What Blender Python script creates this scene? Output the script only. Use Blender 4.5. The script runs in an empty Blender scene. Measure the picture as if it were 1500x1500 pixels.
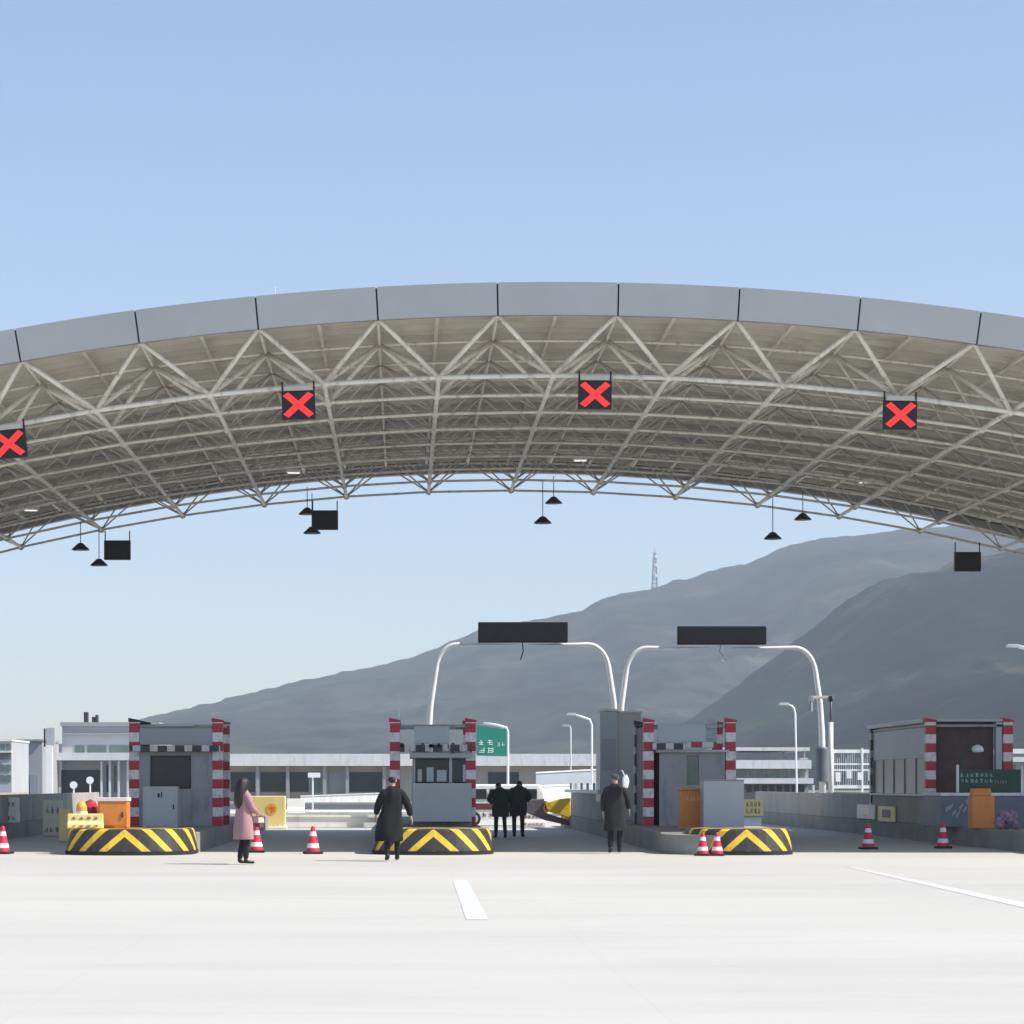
import bpy, math, random
from mathutils import Vector, Matrix
random.seed(7)
S = bpy.context.scene
COL = S.collection
F = 3700.0; PX = 590.0; PY = 1148.0; CH = 1.6     # measured focal length (px of the 1500 px photo), vanishing point, eye height
def fx(px, d): return (px-PX)/F*d
def fz(py, d): return CH+(PY-py)/F*d

# ------------------------------------------------------------------ materials
def newmat(name):
    m = bpy.data.materials.new(name); m.use_nodes = True
    nt = m.node_tree; b = nt.nodes['Principled BSDF']
    return m, nt, b
def N(nt, t, **kw):
    n = nt.nodes.new(t)
    for k, v in kw.items(): setattr(n, k, v)
    return n
def mathn(nt, op, a, b=None, c=None):
    n = N(nt, 'ShaderNodeMath', operation=op)
    for i, v in enumerate((a, b, c)):
        if v is None: continue
        if isinstance(v, (int, float)): n.inputs[i].default_value = v
        else: nt.links.new(v, n.inputs[i])
    return n.outputs[0]
def noise(nt, scale, stretch=(1,1,1), detail=5, coord='Object', rough=.6):
    tc = N(nt, 'ShaderNodeTexCoord'); mp = N(nt, 'ShaderNodeMapping'); mp.inputs['Scale'].default_value = stretch
    no = N(nt, 'ShaderNodeTexNoise'); no.inputs['Scale'].default_value = scale
    no.inputs['Detail'].default_value = detail; no.inputs['Roughness'].default_value = rough
    nt.links.new(tc.outputs[coord], mp.inputs[0]); nt.links.new(mp.outputs[0], no.inputs[0])
    return no.outputs['Fac']
def mixc(nt, f, a, b, mode='MIX'):
    n = N(nt, 'ShaderNodeMix', data_type='RGBA', blend_type=mode)
    if isinstance(f, (int, float)): n.inputs[0].default_value = f
    else: nt.links.new(f, n.inputs[0])
    for i, v in ((6, a), (7, b)):
        if isinstance(v, tuple): n.inputs[i].default_value = (*v[:3], 1)
        else: nt.links.new(v, n.inputs[i])
    return n.outputs[2]
def ramp(nt, f, lo, hi):
    n = N(nt, 'ShaderNodeMapRange'); n.inputs[1].default_value = lo; n.inputs[2].default_value = hi
    nt.links.new(f, n.inputs[0]); return n.outputs[0]
def mat(name, col, rough=.6, metal=0, var=.15, scale=2.0, stretch=(1,1,1), bump=0, spec=.4, dirt=None):
    m, nt, b = newmat(name)
    f = noise(nt, scale, stretch)
    lo = tuple(c*(1-var) for c in col); hi = tuple(min(1, c*(1+var)) for c in col)
    c = mixc(nt, ramp(nt, f, .3, .7), lo, hi)
    if dirt:
        g = noise(nt, scale*3.3, (1,1,.25), 8)
        c = mixc(nt, ramp(nt, g, .52, .75), c, dirt)
    nt.links.new(c, b.inputs['Base Color'])
    b.inputs['Roughness'].default_value = rough; b.inputs['Metallic'].default_value = metal
    b.inputs['Specular IOR Level'].default_value = spec
    if bump:
        bn = N(nt, 'ShaderNodeBump'); bn.inputs['Strength'].default_value = bump
        nt.links.new(noise(nt, scale*8, stretch), bn.inputs['Height']); nt.links.new(bn.outputs[0], b.inputs['Normal'])
    return m
def band_mat(name, c1, c2, period, frac=.5, axis='Z', off=0.0, kind='plain', rough=.5, dirty=.5):
    m, nt, b = newmat(name)
    tc = N(nt, 'ShaderNodeTexCoord'); sp = N(nt, 'ShaderNodeSeparateXYZ'); nt.links.new(tc.outputs['Object'], sp.inputs[0])
    if kind == 'plain': u = sp.outputs[axis]
    else:   # chevron fanning out from the middle of the nose
        u = mathn(nt, 'ABSOLUTE', sp.outputs['X'])
        u = mathn(nt, 'ADD', u, mathn(nt, 'MULTIPLY', sp.outputs['Z'], 1.1))
        u = mathn(nt, 'ADD', u, mathn(nt, 'MULTIPLY', sp.outputs['Y'], .55))
    u = mathn(nt, 'ADD', u, off)
    u = mathn(nt, 'FRACT', mathn(nt, 'DIVIDE', u, period))
    k = mathn(nt, 'LESS_THAN', u, frac)
    c = mixc(nt, k, c1, c2)
    g = ramp(nt, noise(nt, 7, (1,1,1), 8), .5, .72)
    c = mixc(nt, mathn(nt, 'MULTIPLY', g, dirty), c, (.10,.09,.08))
    nt.links.new(c, b.inputs['Base Color']); b.inputs['Roughness'].default_value = rough
    return m
M = {}
M['concrete'] = None
M['steel'] = mat('white_painted_steel', (.74,.715,.64), .5, 0, .08, 1.5, dirt=(.34,.31,.27))
M['deck'] = mat('roof_soffit_sheet', (.66,.625,.54), .75, 0, .16, .35, (1,.3,1), dirt=(.48,.44,.375))
M['purlin'] = mat('galvanised_purlin', (.55,.525,.465), .55, 0, .12, 1)
M['fascia'] = mat('grey_fascia_panel', (.32,.33,.34), .42, .2, .06, .5)
M['darkgap'] = mat('dark_gap', (.03,.035,.045), .7)
M['black'] = mat('black_housing', (.012,.013,.016), .5, 0, .2)
M['led'] = mat('unlit_led_panel', (.010,.012,.018), .55, 0, .3, 6)
M['whitepole'] = mat('white_pole_paint', (.78,.80,.82), .35, 0, .05, 2)
M['white'] = mat('white_paint', (.78,.78,.76), .5, 0, .06, 1, dirt=(.6,.59,.56))
M['carpaint'] = mat('white_car_paint', (.84,.85,.86), .25, 0, .02, 1, spec=.6)
M['pinkwhite'] = mat('faded_pinkish_plastic', (.74,.66,.66), .5, 0, .06, 2)
M['grey'] = mat('grey_panel', (.32,.325,.33), .5, .1, .07, 1.2, dirt=(.20,.20,.20))
M['greyblue'] = mat('bluish_grey_panel', (.33,.36,.39), .45, .1, .05, 1)
M['lightpanel'] = mat('pale_grey_board', (.42,.46,.50), .4, .1, .05, 1)
M['cabinet'] = mat('light_grey_cabinet', (.46,.465,.47), .45, .1, .05, 1.3)
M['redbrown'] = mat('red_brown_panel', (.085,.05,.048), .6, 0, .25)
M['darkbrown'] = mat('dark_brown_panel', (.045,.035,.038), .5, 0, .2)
M['wall'] = mat('barrier_concrete', (.36,.345,.31), .85, 0, .14, .8, (1,1,.4), .15, dirt=(.25,.235,.21))
M['island'] = mat('island_concrete', (.27,.265,.24), .9, 0, .15, 1, (1,1,1), .2)
M['darkbase'] = mat('black_rubber', (.018,.018,.02), .8)
M['orange'] = mat('orange_enamel', (.68,.24,.045), .5, 0, .08, 1.5, dirt=(.5,.17,.04))
M['amber'] = mat('amber_plastic', (.82,.42,.06), .45, 0, .08, 2)
M['paleyellow'] = mat('pale_yellow_plastic', (.88,.70,.30), .5, 0, .08, 2)
M['cream'] = mat('cream_board', (.88,.85,.75), .55, 0, .05, 2)
M['yellow'] = mat('traffic_yellow', (.80,.55,.03), .5, 0, .06, 2, dirt=(.6,.42,.06))
M['purple'] = mat('dark_purplish_paint', (.13,.10,.13), .6)
M['red'] = mat('red_plastic', (.42,.03,.045), .5, 0, .1, 3)
M['redstroke'] = mat('orange_red_paint', (.80,.16,.02), .5)
M['green'] = mat('road_sign_green', (.015,.22,.16), .4, 0, .05)
M['dkgreen'] = mat('dark_green_board', (.018,.060,.042), .5, 0, .15)
M['bluegrey'] = mat('blue_grey_steel', (.15,.17,.21), .5, .1, .12, 3)
M['bwall'] = mat('building_render', (.48,.48,.50), .8, 0, .08, .3)
M['bwall2'] = mat('building_render_dull', (.36,.36,.365), .85, 0, .08, .3)
M['beige'] = mat('beige_render', (.40,.37,.33), .85, 0, .1, .3)
M['tglass'] = mat('tinted_green_glass', (.10,.16,.15), .1, 0, .2, 1, spec=.6)
M['dkglass'] = mat('dark_window_glass', (.022,.026,.030), .3, 0, .3, 1, spec=.5)
M['post'] = band_mat('red_white_bands', (.78,.74,.74), (.50,.018,.045), .50, .5, dirty=.65)
M['oldpost'] = band_mat('faded_dark_white_bands', (.42,.40,.40), (.075,.055,.06), .54, .62, dirty=.6)
M['bar'] = band_mat('dark_white_bar', (.60,.60,.62), (.04,.04,.05), .46, .55, 'X', dirty=.3)
M['redbar'] = band_mat('red_white_bar', (.60,.60,.62), (.36,.03,.05), .6, .5, 'X', dirty=.3)
M['hazard'] = band_mat('yellow_black_chevron', (.035,.032,.03), (.82,.52,.03), .6, .36, kind='chev', off=-.49+.6, dirty=.4)
M['cone'] = band_mat('cone_bands', (.80,.78,.78), (.62,.02,.06), .27, .62, off=.03, dirty=.15)
M['skin'] = mat('skin', (.50,.31,.23), .5, 0, .05, 8)
M['hair'] = mat('dark_hair', (.018,.012,.010), .55, 0, .3, 20)
M['pinkcoat'] = mat('dusty_pink_wool', (.37,.205,.215), .95, 0, .08, 6, bump=.2)
M['pinkbag'] = mat('pale_pink_cloth', (.72,.50,.48), .8, 0, .08, 6)
M['brownbag'] = mat('brown_leather', (.14,.06,.04), .5)
M['blackcloth'] = mat('black_cloth', (.007,.007,.008), .9, 0, .25, 4, bump=.3)
M['trousers'] = mat('black_trousers', (.012,.012,.015), .9, 0, .2, 4)
M['greencloth'] = mat('dark_green_padded_coat', (.026,.040,.030), .85, 0, .25, 3, bump=.4)
M['charcoal'] = mat('charcoal_coat', (.017,.0165,.019), .9, 0, .2, 4, bump=.3)
M['slatecoat'] = mat('slate_coat', (.030,.036,.038), .85, 0, .25, 3, bump=.4)
M['greyhat'] = mat('grey_knit', (.08,.085,.10), .95, 0, .2, 20)
M['whitecloth'] = mat('white_cloth', (.75,.75,.76), .8)
M['shoe'] = mat('black_shoe', (.010,.010,.012), .4)
M['asphalt'] = mat('asphalt', (.07,.072,.075), .9, 0, .2, .6)
M['marking'] = mat('worn_road_paint', (.60,.59,.56), .7, 0, .05, 1.2, dirt=(.52,.51,.475))
M['eye'] = mat('eye', (.03,.02,.02), .2)
m, nt, b = newmat('red_led'); b.inputs['Base Color'].default_value = (.5,.02,.02,1)
b.inputs['Emission Color'].default_value = (1,.035,.03,1); b.inputs['Emission Strength'].default_value = .48; M['ledred'] = m
m, nt, b = newmat('lit_lamp_cover'); b.inputs['Emission Color'].default_value = (1,.98,.94,1); b.inputs['Emission Strength'].default_value = .45; M['lit'] = m

# sun-bleached concrete of the plaza: large tonal patches, long wheel streaks, sawn joints
m, nt, b = newmat('bleached_concrete'); 
f1 = noise(nt, .05, (1,2.2,1), 6); f2 = noise(nt, .22, (.35,1.6,1), 7, rough=.7); f3 = noise(nt, 9, (1,1,1), 6)
c = mixc(nt, ramp(nt, f1, .3, .7), (.475,.458,.415), (.55,.532,.485))
c = mixc(nt, mathn(nt, 'MULTIPLY', ramp(nt, f2, .5, .72), .42), c, (.37,.36,.335))
c = mixc(nt, mathn(nt, 'MULTIPLY', ramp(nt, f3, .4, .8), .12), c, (.34,.335,.32))
tc = N(nt, 'ShaderNodeTexCoord'); sp = N(nt, 'ShaderNodeSeparateXYZ'); nt.links.new(tc.outputs['Object'], sp.inputs[0])
jx = mathn(nt, 'LESS_THAN', mathn(nt, 'FRACT', mathn(nt, 'DIVIDE', mathn(nt, 'ADD', sp.outputs['X'], 502.2), 4.5)), .004)
jy = mathn(nt, 'LESS_THAN', mathn(nt, 'FRACT', mathn(nt, 'DIVIDE', mathn(nt, 'ADD', sp.outputs['Y'], 501.0), 5.0)), .006)
j = mathn(nt, 'MULTIPLY', mathn(nt, 'MAXIMUM', jx, jy), .10)
c = mixc(nt, j, c, (.26,.26,.25)); nt.links.new(c, b.inputs['Base Color']); b.inputs['Roughness'].default_value = .8
b.inputs['Specular IOR Level'].default_value = .25
M['concrete'] = m
def hillmat(name, a, bb, g):
    m, nt, b = newmat(name)
    f = noise(nt, .006, (1,1,1), 8, rough=.65); f2 = noise(nt, .035, (1,1,1), 8, rough=.7); f3 = noise(nt, .0022, (1,1,1), 4)
    c = mixc(nt, ramp(nt, f, .42, .58), a, bb)
    c = mixc(nt, mathn(nt, 'MULTIPLY', ramp(nt, f2, .46, .6), .8), c, tuple(v*.3 for v in a))
    f4 = noise(nt, .012, (1,1,1), 10, rough=.75); c = mixc(nt, mathn(nt, 'MULTIPLY', ramp(nt, f4, .57, .68), .6), c, (.13,.12,.085))
    c = mixc(nt, mathn(nt, 'MULTIPLY', ramp(nt, f3, .52, .62), .7), c, g)
    nt.links.new(c, b.inputs['Base Color']); b.inputs['Roughness'].default_value = 1; b.inputs['Specular IOR Level'].default_value = 0
    return m
M['hill'] = hillmat('wooded_hillside', (.010,.018,.017), (.046,.052,.036), (.036,.056,.026))
M['hill2'] = hillmat('near_wooded_hillside', (.004,.011,.010), (.020,.034,.020), (.036,.066,.020))
M['soil'] = mat('dry_ground', (.20,.185,.14), .95, 0, .3, .03)

# ------------------------------------------------------------------ mesh builder
WL = {}      # world location of each created object
class MB:
    def __init__(s): s.v = []; s.f = []
    def add(s, vs, fs):
        o = len(s.v); s.v += [tuple(v) for v in vs]; s.f += [tuple(i+o for i in f) for f in fs]; return s
    def box(s, x0, x1, y0, y1, z0, z1):
        v = [(x,y,z) for z in (z0,z1) for y in (y0,y1) for x in (x0,x1)]
        return s.add(v, [(0,2,3,1),(4,5,7,6),(0,1,5,4),(2,6,7,3),(0,4,6,2),(1,3,7,5)])
    def tube(s, pts, r, n=8, r2=None):
        pts = [Vector(p) for p in pts]; k = len(pts); rings = []
        ref = None
        for i, p in enumerate(pts):
            t = (pts[min(i+1,k-1)]-pts[max(i-1,0)]).normalized()
            if ref is None:
                ref = Vector((0,0,1)) if abs(t.z) < .9 else Vector((1,0,0))
            a = t.cross(ref).normalized(); bb = t.cross(a).normalized(); ref = -bb if False else ref
            rr = r if r2 is None else r+(r2-r)*i/(k-1)
            if isinstance(r, (list, tuple)): rr = r[i]
            rings.append([p+a*rr*math.cos(2*math.pi*j/n)+bb*rr*math.sin(2*math.pi*j/n) for j in range(n)])
        v = [q for R in rings for q in R]
        f = [(i*n+j, i*n+(j+1)%n, (i+1)*n+(j+1)%n, (i+1)*n+j) for i in range(k-1) for j in range(n)]
        f += [tuple(range(n-1,-1,-1)), tuple((k-1)*n+j for j in range(n))]
        return s.add(v, f)
    def lathe(s, prof, c=(0,0,0), n=20):
        v = [(c[0]+r*math.cos(2*math.pi*j/n), c[1]+r*math.sin(2*math.pi*j/n), c[2]+z) for r, z in prof for j in range(n)]
        k = len(prof)
        f = [(i*n+j, i*n+(j+1)%n, (i+1)*n+(j+1)%n, (i+1)*n+j) for i in range(k-1) for j in range(n)]
        f += [tuple(range(n-1,-1,-1)), tuple((k-1)*n+j for j in range(n))]
        return s.add(v, f)
    def prism(s, poly, a0, a1, axis='y'):      # poly in (x,z) for y, (x,y) for z, (y,z) for x
        n = len(poly)
        def P(p, a): return {'y': (p[0],a,p[1]), 'z': (p[0],p[1],a), 'x': (a,p[0],p[1])}[axis]
        v = [P(p,a0) for p in poly]+[P(p,a1) for p in poly]
        f = [tuple(range(n)), tuple(range(2*n-1,n-1,-1))]+[(i,i+n,(i+1)%n+n,(i+1)%n) for i in range(n)]
        return s.add(v, f)
    def grid(s, vs, nu, nv):                   # vs index = i*nv+j
        return s.add(vs, [(i*nv+j,(i+1)*nv+j,(i+1)*nv+j+1,i*nv+j+1) for i in range(nu-1) for j in range(nv-1)])
    def build(s, name, m, parent=None, loc=None, smooth=False, bevel=0):
        if parent is not None: loc = WL[parent.name]; off = Vector((0,0,0))
        else: loc = Vector(loc or (0,0,0)); off = loc
        me = bpy.data.meshes.new(name)
        me.from_pydata([(v[0]-loc[0], v[1]-loc[1], v[2]-loc[2]) for v in s.v], [], s.f)
        import bmesh
        bm = bmesh.new(); bm.from_mesh(me); bmesh.ops.recalc_face_normals(bm, faces=bm.faces); bm.to_mesh(me); bm.free()
        me.materials.append(m)
        if smooth: me.polygons.foreach_set('use_smooth', [True]*len(me.polygons))
        o = bpy.data.objects.new(name, me); COL.objects.link(o); o.location = off
        if parent is not None: o.parent = parent
        WL[o.name] = loc.copy() if isinstance(loc, Vector) else Vector(loc)
        if bevel:
            bv = o.modifiers.new('bevel', 'BEVEL'); bv.width = bevel; bv.segments = 2; bv.limit_method = 'ANGLE'
        return o
def tag(o, label=None, cat=None, group=None, kind=None):
    if label: o['label'] = label
    if cat: o['category'] = cat
    if group: o['group'] = group
    if kind: o['kind'] = kind
    return o
def thing(name, loc, label, cat, group=None):
    o = bpy.data.objects.new(name, None); COL.objects.link(o); o.location = loc; o.empty_display_size = .2
    WL[o.name] = Vector(loc); return tag(o, label, cat, group)
def copy_tree(o, parent=None):
    c = o.copy(); COL.objects.link(c)
    if parent is not None: c.parent = parent
    WL[c.name] = WL[o.name].copy()
    for ch in list(o.children): copy_tree(ch, c)
    return c
def place(o, loc, label=None, group=None, rz=None):
    o.location = loc; WL[o.name] = Vector(loc)
    if label: o['label'] = label
    if group: o['group'] = group
    if rz is not None: o.rotation_euler.z = rz
    return o
def box(name, m, parent, x0, x1, y0, y1, z0, z1, bevel=.012):
    return MB().box(x0,x1,y0,y1,z0,z1).build(name, m, parent, bevel=bevel)
def glyphs(mb, x0, x1, y, z0, z1, n, rows=1, th=.012, rnd=None):
    """rows of small illegible characters made of strokes, lying just proud of the plane y"""
    rnd = rnd or random
    h = (z1-z0)/rows; w = (x1-x0)/n
    for r in range(rows):
        for i in range(n):
            cx = x0+(i+.12)*w; cz = z0+(r+.15)*h; cw = w*.76; chh = h*.7; t = min(cw,chh)*.13
            for q in range(rnd.randint(2,3)):
                z = cz+chh*(q+.5)/3; a = rnd.uniform(0,.3)*cw
                mb.box(cx+a, cx+cw-rnd.uniform(0,.3)*cw, y-th, y, z-t/2, z+t/2)
            for q in range(rnd.randint(1,2)):
                x = cx+cw*rnd.uniform(.15,.85)
                mb.box(x-t/2, x+t/2, y-th*.7, y+.001, cz+rnd.uniform(0,.3)*chh, cz+chh)

# ------------------------------------------------------------------ ground
def plane(name, m, x0, x1, y0, y1, z):
    o = MB().add([(x0,y0,z),(x1,y0,z),(x1,y1,z),(x0,y1,z)], [(0,1,2,3)]).build(name, m); return tag(o, kind='structure')
plane('ground', M['soil'], -2600, 2600, -400, 3340, -.008)
plane('plaza_pavement', M['concrete'], -90, 110, -40, 124, -.004)
plane('exit_road', M['concrete'], -70, 90, 124, 156, -.004)
plane('asphalt_road', M['asphalt'], -120, 140, 160, 205, -.003)
o = MB().box(-12.5, 40, 124.2, 125.2, -.2, .14).build('verge_kerb', M['wall']); tag(o, kind='structure')
mk = MB()
mk.add([(1.47,41.6,0),(1.87,41.6,0),(1.03+.38+1.9,30.05,0),(2.86,30.05,0)][:0], [])
def quad(pts, name):
    o = MB().add([(fx(px, CH*F/(py-PY)), CH*F/(py-PY), 0.0) for px, py in pts], [tuple(range(len(pts)))]).build(name, M['marking']); return tag(o, kind='structure')
def strip(x, y0, y1, w, name='lane_marking'):
    o = MB().add([(x-w/2,y0,0),(x+w/2,y0,0),(x+w/2,y1,0),(x-w/2,y1,0)], [(0,1,2,3)]).build(name, M['marking']); return tag(o, kind='structure')
quad([(663,1289),(685,1289),(716,1347),(683,1347)], 'lane_marking')
quad([(1240,1270),(1250,1270),(1545,1331),(1545,1340)], 'lane_marking')
strip(-3.05, 100, 118, .15); strip(11.5, 96, 118, .15); 

# ------------------------------------------------------------------ canopy
XC = 3.36; RT = 69.0; ZT = 12.07; DH = 1.08
ZC = ZT-RT
DA = 2.68/RT; A0 = -1.235/RT                      # angle step between frames
K0, K1 = -13, 13
YF = 56.55; TS = 2.85; NY = 8
def arc(a, R, y): return Vector((XC+R*math.sin(a), y, ZC+R*math.cos(a)))
def zsoff(x, R): return ZC+math.sqrt(R*R-(x-XC)**2)
can = thing('toll_canopy', (XC, YF+11, 0), 'wide arched steel roof on a white tube space frame spanning all the toll lanes', 'canopy')
def arcbox(mb, a0, a1, R0, R1, y0, y1, n=4):
    vs = []
    for i in range(n+1):
        a = a0+(a1-a0)*i/n
        vs += [arc(a,R0,y0), arc(a,R0,y1), arc(a,R1,y1), arc(a,R1,y0)]
    fs = [(0,1,2,3), (4*n+3,4*n+2,4*n+1,4*n)]
    for i in range(n):
        for j in range(4):
            fs.append((4*i+j, 4*(i+1)+j, 4*(i+1)+(j+1)%4, 4*i+(j+1)%4))
    mb.add(vs, fs)
YB = YF+TS*(NY+1)+2.1
ae0, ae1 = A0+K0*DA, A0+K1*DA
mb = MB(); arcbox(mb, ae0, ae1, RT+.30, RT+.66, YF+.025, YB, 80); mb.build('roof_deck', M['deck'], can, smooth=False)
mb = MB(); yy = YF+.9
while yy < YB-.3:
    arcbox(mb, ae0, ae1, RT+.17, RT+.297, yy, yy+.08, 78); yy += 1.425
pz = mb.build('purlins', M['purlin'], can)
mb = MB()
for k in range(K0*2, K1*2+1):
    a = A0+k*DA/2
    arcbox(mb, a-.04/RT, a+.04/RT, RT+.10, RT+.168, YF+.1, YB-.1, 1)
mb.build('rafters', M['deck'], can)
for k in range(K0, K1):
    a = A0+k*DA; g = .019/RT
    mb = MB(); arcbox(mb, a+g, a+DA-g, RT, RT+.735, YF-.16, YF-.06, 6)
    mb.build('fascia_panel', M['fascia'], can)
mb = MB(); arcbox(mb, ae0+.001, ae1-.001, RT+.01, RT+.725, YF-.055, YF+.02, 80); mb.build('fascia_backing', M['darkgap'], can)
mb = MB(); arcbox(mb, ae0, ae1, RT-.10, RT+.70, YB+.005, YB+.10, 80); mb.build('back_fascia', M['fascia'], can)
mb = MB(); arcbox(mb, ae0, ae1, RT-.12, RT+.12, YB-.35, YB-.003, 80); mb.build('gutter', M['grey'], can)
RB = RT-DH
top = {}; bot = {}
for k in range(K0, K1+1):
    for j in range(NY+2): top[k,j] = arc(A0+k*DA, RT-.02+(.09 if j == 0 else 0), YF+.12+j*TS)
for k in range(K0, K1):
    for j in range(NY+1): bot[k,j] = arc(A0+(k+.5)*DA, RB, YF+.12+(j+.5)*TS)
for j in range(NY+2):
    MB().tube([top[k,j] for k in range(K0,K1+1)], .038, 6).build('top_chord', M['steel'], can, smooth=True)
for j in range(NY+1):
    MB().tube([bot[k,j] for k in range(K0,K1)], .06 if j == 0 else (.044 if j < 4 else .036), 8).build('bottom_chord', M['steel'], can, smooth=True)
for k in range(K0, K1+1):
    MB().tube([top[k,j] for j in range(NY+2)], .034, 6).build('cross_tie', M['steel'], can, smooth=True)
    if k < K1: MB().tube([bot[k,0], bot[k,NY]], .055, 8).build('bottom_tie', M['steel'], can, smooth=True)
rest = MB(); front = []
for j in range(NY+1):
    for k in range(K0, K1):
        for dk, dj in ((0,0),(1,0),(0,1),(1,1)):
            big = j == 0 or (j == 1 and dj == 0 and -7 <= k <= 7)
            if j == 0 and dj == 1 and not (-7 <= k <= 7): big = False
            p, q = bot[k,j], top[k+dk,j+dj]
            if big and len(front) < 100:
                MB().tube([p,q], .056, 8).build('web_brace', M['steel'], can, smooth=True); front.append(1)
            else: rest.tube([p,q], .036 if j < 2 else .024, 6)
w = rest.build('web_braces', M['purlin'], can, smooth=True); w['kind'] = 'stuff'
nod = MB()
for (k,j), p in bot.items():
    nod.lathe([(.02,-.10),(.08,-.07),(.105,0),(.08,.07),(.02,.10)], p, 8)
w = nod.build('node_balls', M['steel'], can, smooth=True); w['kind'] = 'stuff'
for k, nm in ((K0,1),(K1,1)):
    for j in (1, NY):
        p = top[k,j]
        MB().tube([(p.x,p.y,0),(p.x,p.y,p.z)], .3, 14).build('support_column', M['steel'], can, smooth=True)
for px, py, h in ((403,430,.22),(1205,430,.14),(1395,455,.2)):
    x = fx(px, YF); z = zsoff(x, RT+.735)
    MB().tube([(x,YF+.1,z-.1),(x,YF+.1,z+h)], .012, 6).build('lightning_rod', M['steel'], can)

# lane signals with a red cross, hung from the front chord
def zchord(x): return zsoff(x, RB)
def signal():
    r = thing('lane_signal', (0,0,0), 'x', 'lane signal', 'red cross lane signals along the canopy front')
    box('housing', M['black'], r, -.38,.38, -.1,.1, -.32,.32, .02)
    mb = MB()
    for s in (1,-1):
        mb.prism([(-.35,-.21*s),(-.23,-.29*s),(.35,.21*s),(.23,.29*s)], -.125 if s > 0 else -.122, -.101)
    mb.build('red_cross', M['ledred'], r)
    mb = MB().prism([(-.34,.33),(.34,.33),(.30,.43),(-.30,.43)], -.08, .08); mb.build('visor', M['purlin'], r)
    for s in (-1,1):
        MB().tube([(s*.36,0,.3),(s*.36,0,.55)], .022, 6).build('bracket', M['black'], r)
    return r
sig = signal()
lab = ['red cross lane signal cut by the left edge of the photo', 'red cross lane signal over the lane where the woman in pink stands',
       'red cross lane signal high over the lane between the second and third islands', 'red cross lane signal furthest right on the canopy front']
for i, px in enumerate((13,437,872,1320)):
    o = sig if i == 0 else copy_tree(sig)
    x = fx(px, 57.6); place(o, (x, 57.75, zchord(x)-.50), lab[i]); o.rotation_euler.y = (-.10,-.03,.01,.02)[i]
# black unlit signals facing away, hung on the rear chord
def backsig():
    r = thing('rear_lane_signal', (0,0,0), 'x', 'lane signal', 'black rear sides of lane signals under the canopy back edge')
    box('housing', M['black'], r, -.42,.42, -.1,.1, -.31,.31, .02)
    for s in (-1,1): MB().tube([(s*.39,0,.3),(s*.39,0,.62)], .02, 6).build('bracket', M['black'], r)
    return r
bs = backsig(); YK = YF+.12+(NY+.5)*TS
for i, (px, py, lb) in enumerate(((172,806,'black box signal seen from behind, hanging low at the far left of the canopy'),
        (476,762,'black box signal seen from behind, hanging beside two dark lamps left of centre'),
        (1417,823,'black box signal seen from behind, hanging in front of the dark hillside'))):
    o = bs if i == 0 else copy_tree(bs)
    place(o, (fx(px,YK-.2), YK-.2, fz(py,YK-.2)), lb)
def lamp():
    r = thing('pendant_lamp', (0,0,0), 'x', 'lamp', 'dark lamps hanging on rods from the canopy')
    MB().lathe([(.05,.12),(.09,.10),(.16,.03),(.27,-.07),(.28,-.10),(.25,-.10),(.02,-.05)], (0,0,0), 16).build('lamp_shade', M['black'], r, smooth=True)
    MB().tube([(-.13,0,.02),(-.2,0,-.12)], .03, 6).build('bracket', M['black'], r)
    return r
lp = lamp(); ll = [
 'dark hanging lamp higher of the pair at the far left', 'dark lamp on a long rod just left of the leftmost black box',
 'dark lamp tucked at the top left of the middle black box', 'dark lamp at the bottom left of the middle black box',
 'dark lamp on the long rod near the canopy centre', 'dark lamp close under the truss near the canopy centre',
 'dark lamp on a long rod against the pale sky right of centre', 'dark lamp close under the truss beside the mountain top']
for i, (px, py, d) in enumerate(((118,801,78),(145,824,80),(450,749,80.6),(457,777,79.4),(795,762,78.5),(811,733,80.5),(1132,785,78.5),(1176,757,80.5))):
    o = lp if i == 0 else copy_tree(lp)
    x, z = fx(px,d), fz(py,d); place(o, (x,d,z), ll[i])
    MB().tube([(x,d,z+.1),(x,d,zchord(x)+.02)], .014, 6).build('rod', M['black'], o)
fl = thing('soffit_light', (0,0,0), 'x', 'light fitting', 'white light fittings under the canopy roof')
MB().box(-.23,.23,-.2,.2,-.05,.05).build('housing', M['white'], fl, bevel=.03)
MB().box(-.18,.18,-.15,.15,-.065,-.051).build('diffuser', M['lit'], fl)
for i, (px, py, lb) in enumerate(((45,745,'white light fitting under the roof at the far left'),(430,690,'white light fitting under the roof above the middle black box'),
      (850,672,'white light fitting under the roof right of centre'),(1268,704,'white light fitting under the roof above the mountain'))):
    o = fl if i == 0 else copy_tree(fl)
    d = 77.3; place(o, (fx(px,d), d, fz(py,d)), lb)
    MB().tube([(fx(px,d),d,fz(py,d)+.05),(fx(px,d),d,zsoff(fx(px,d),RT)+.1)], .02, 6).build('rod', M['steel'], o)

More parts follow.
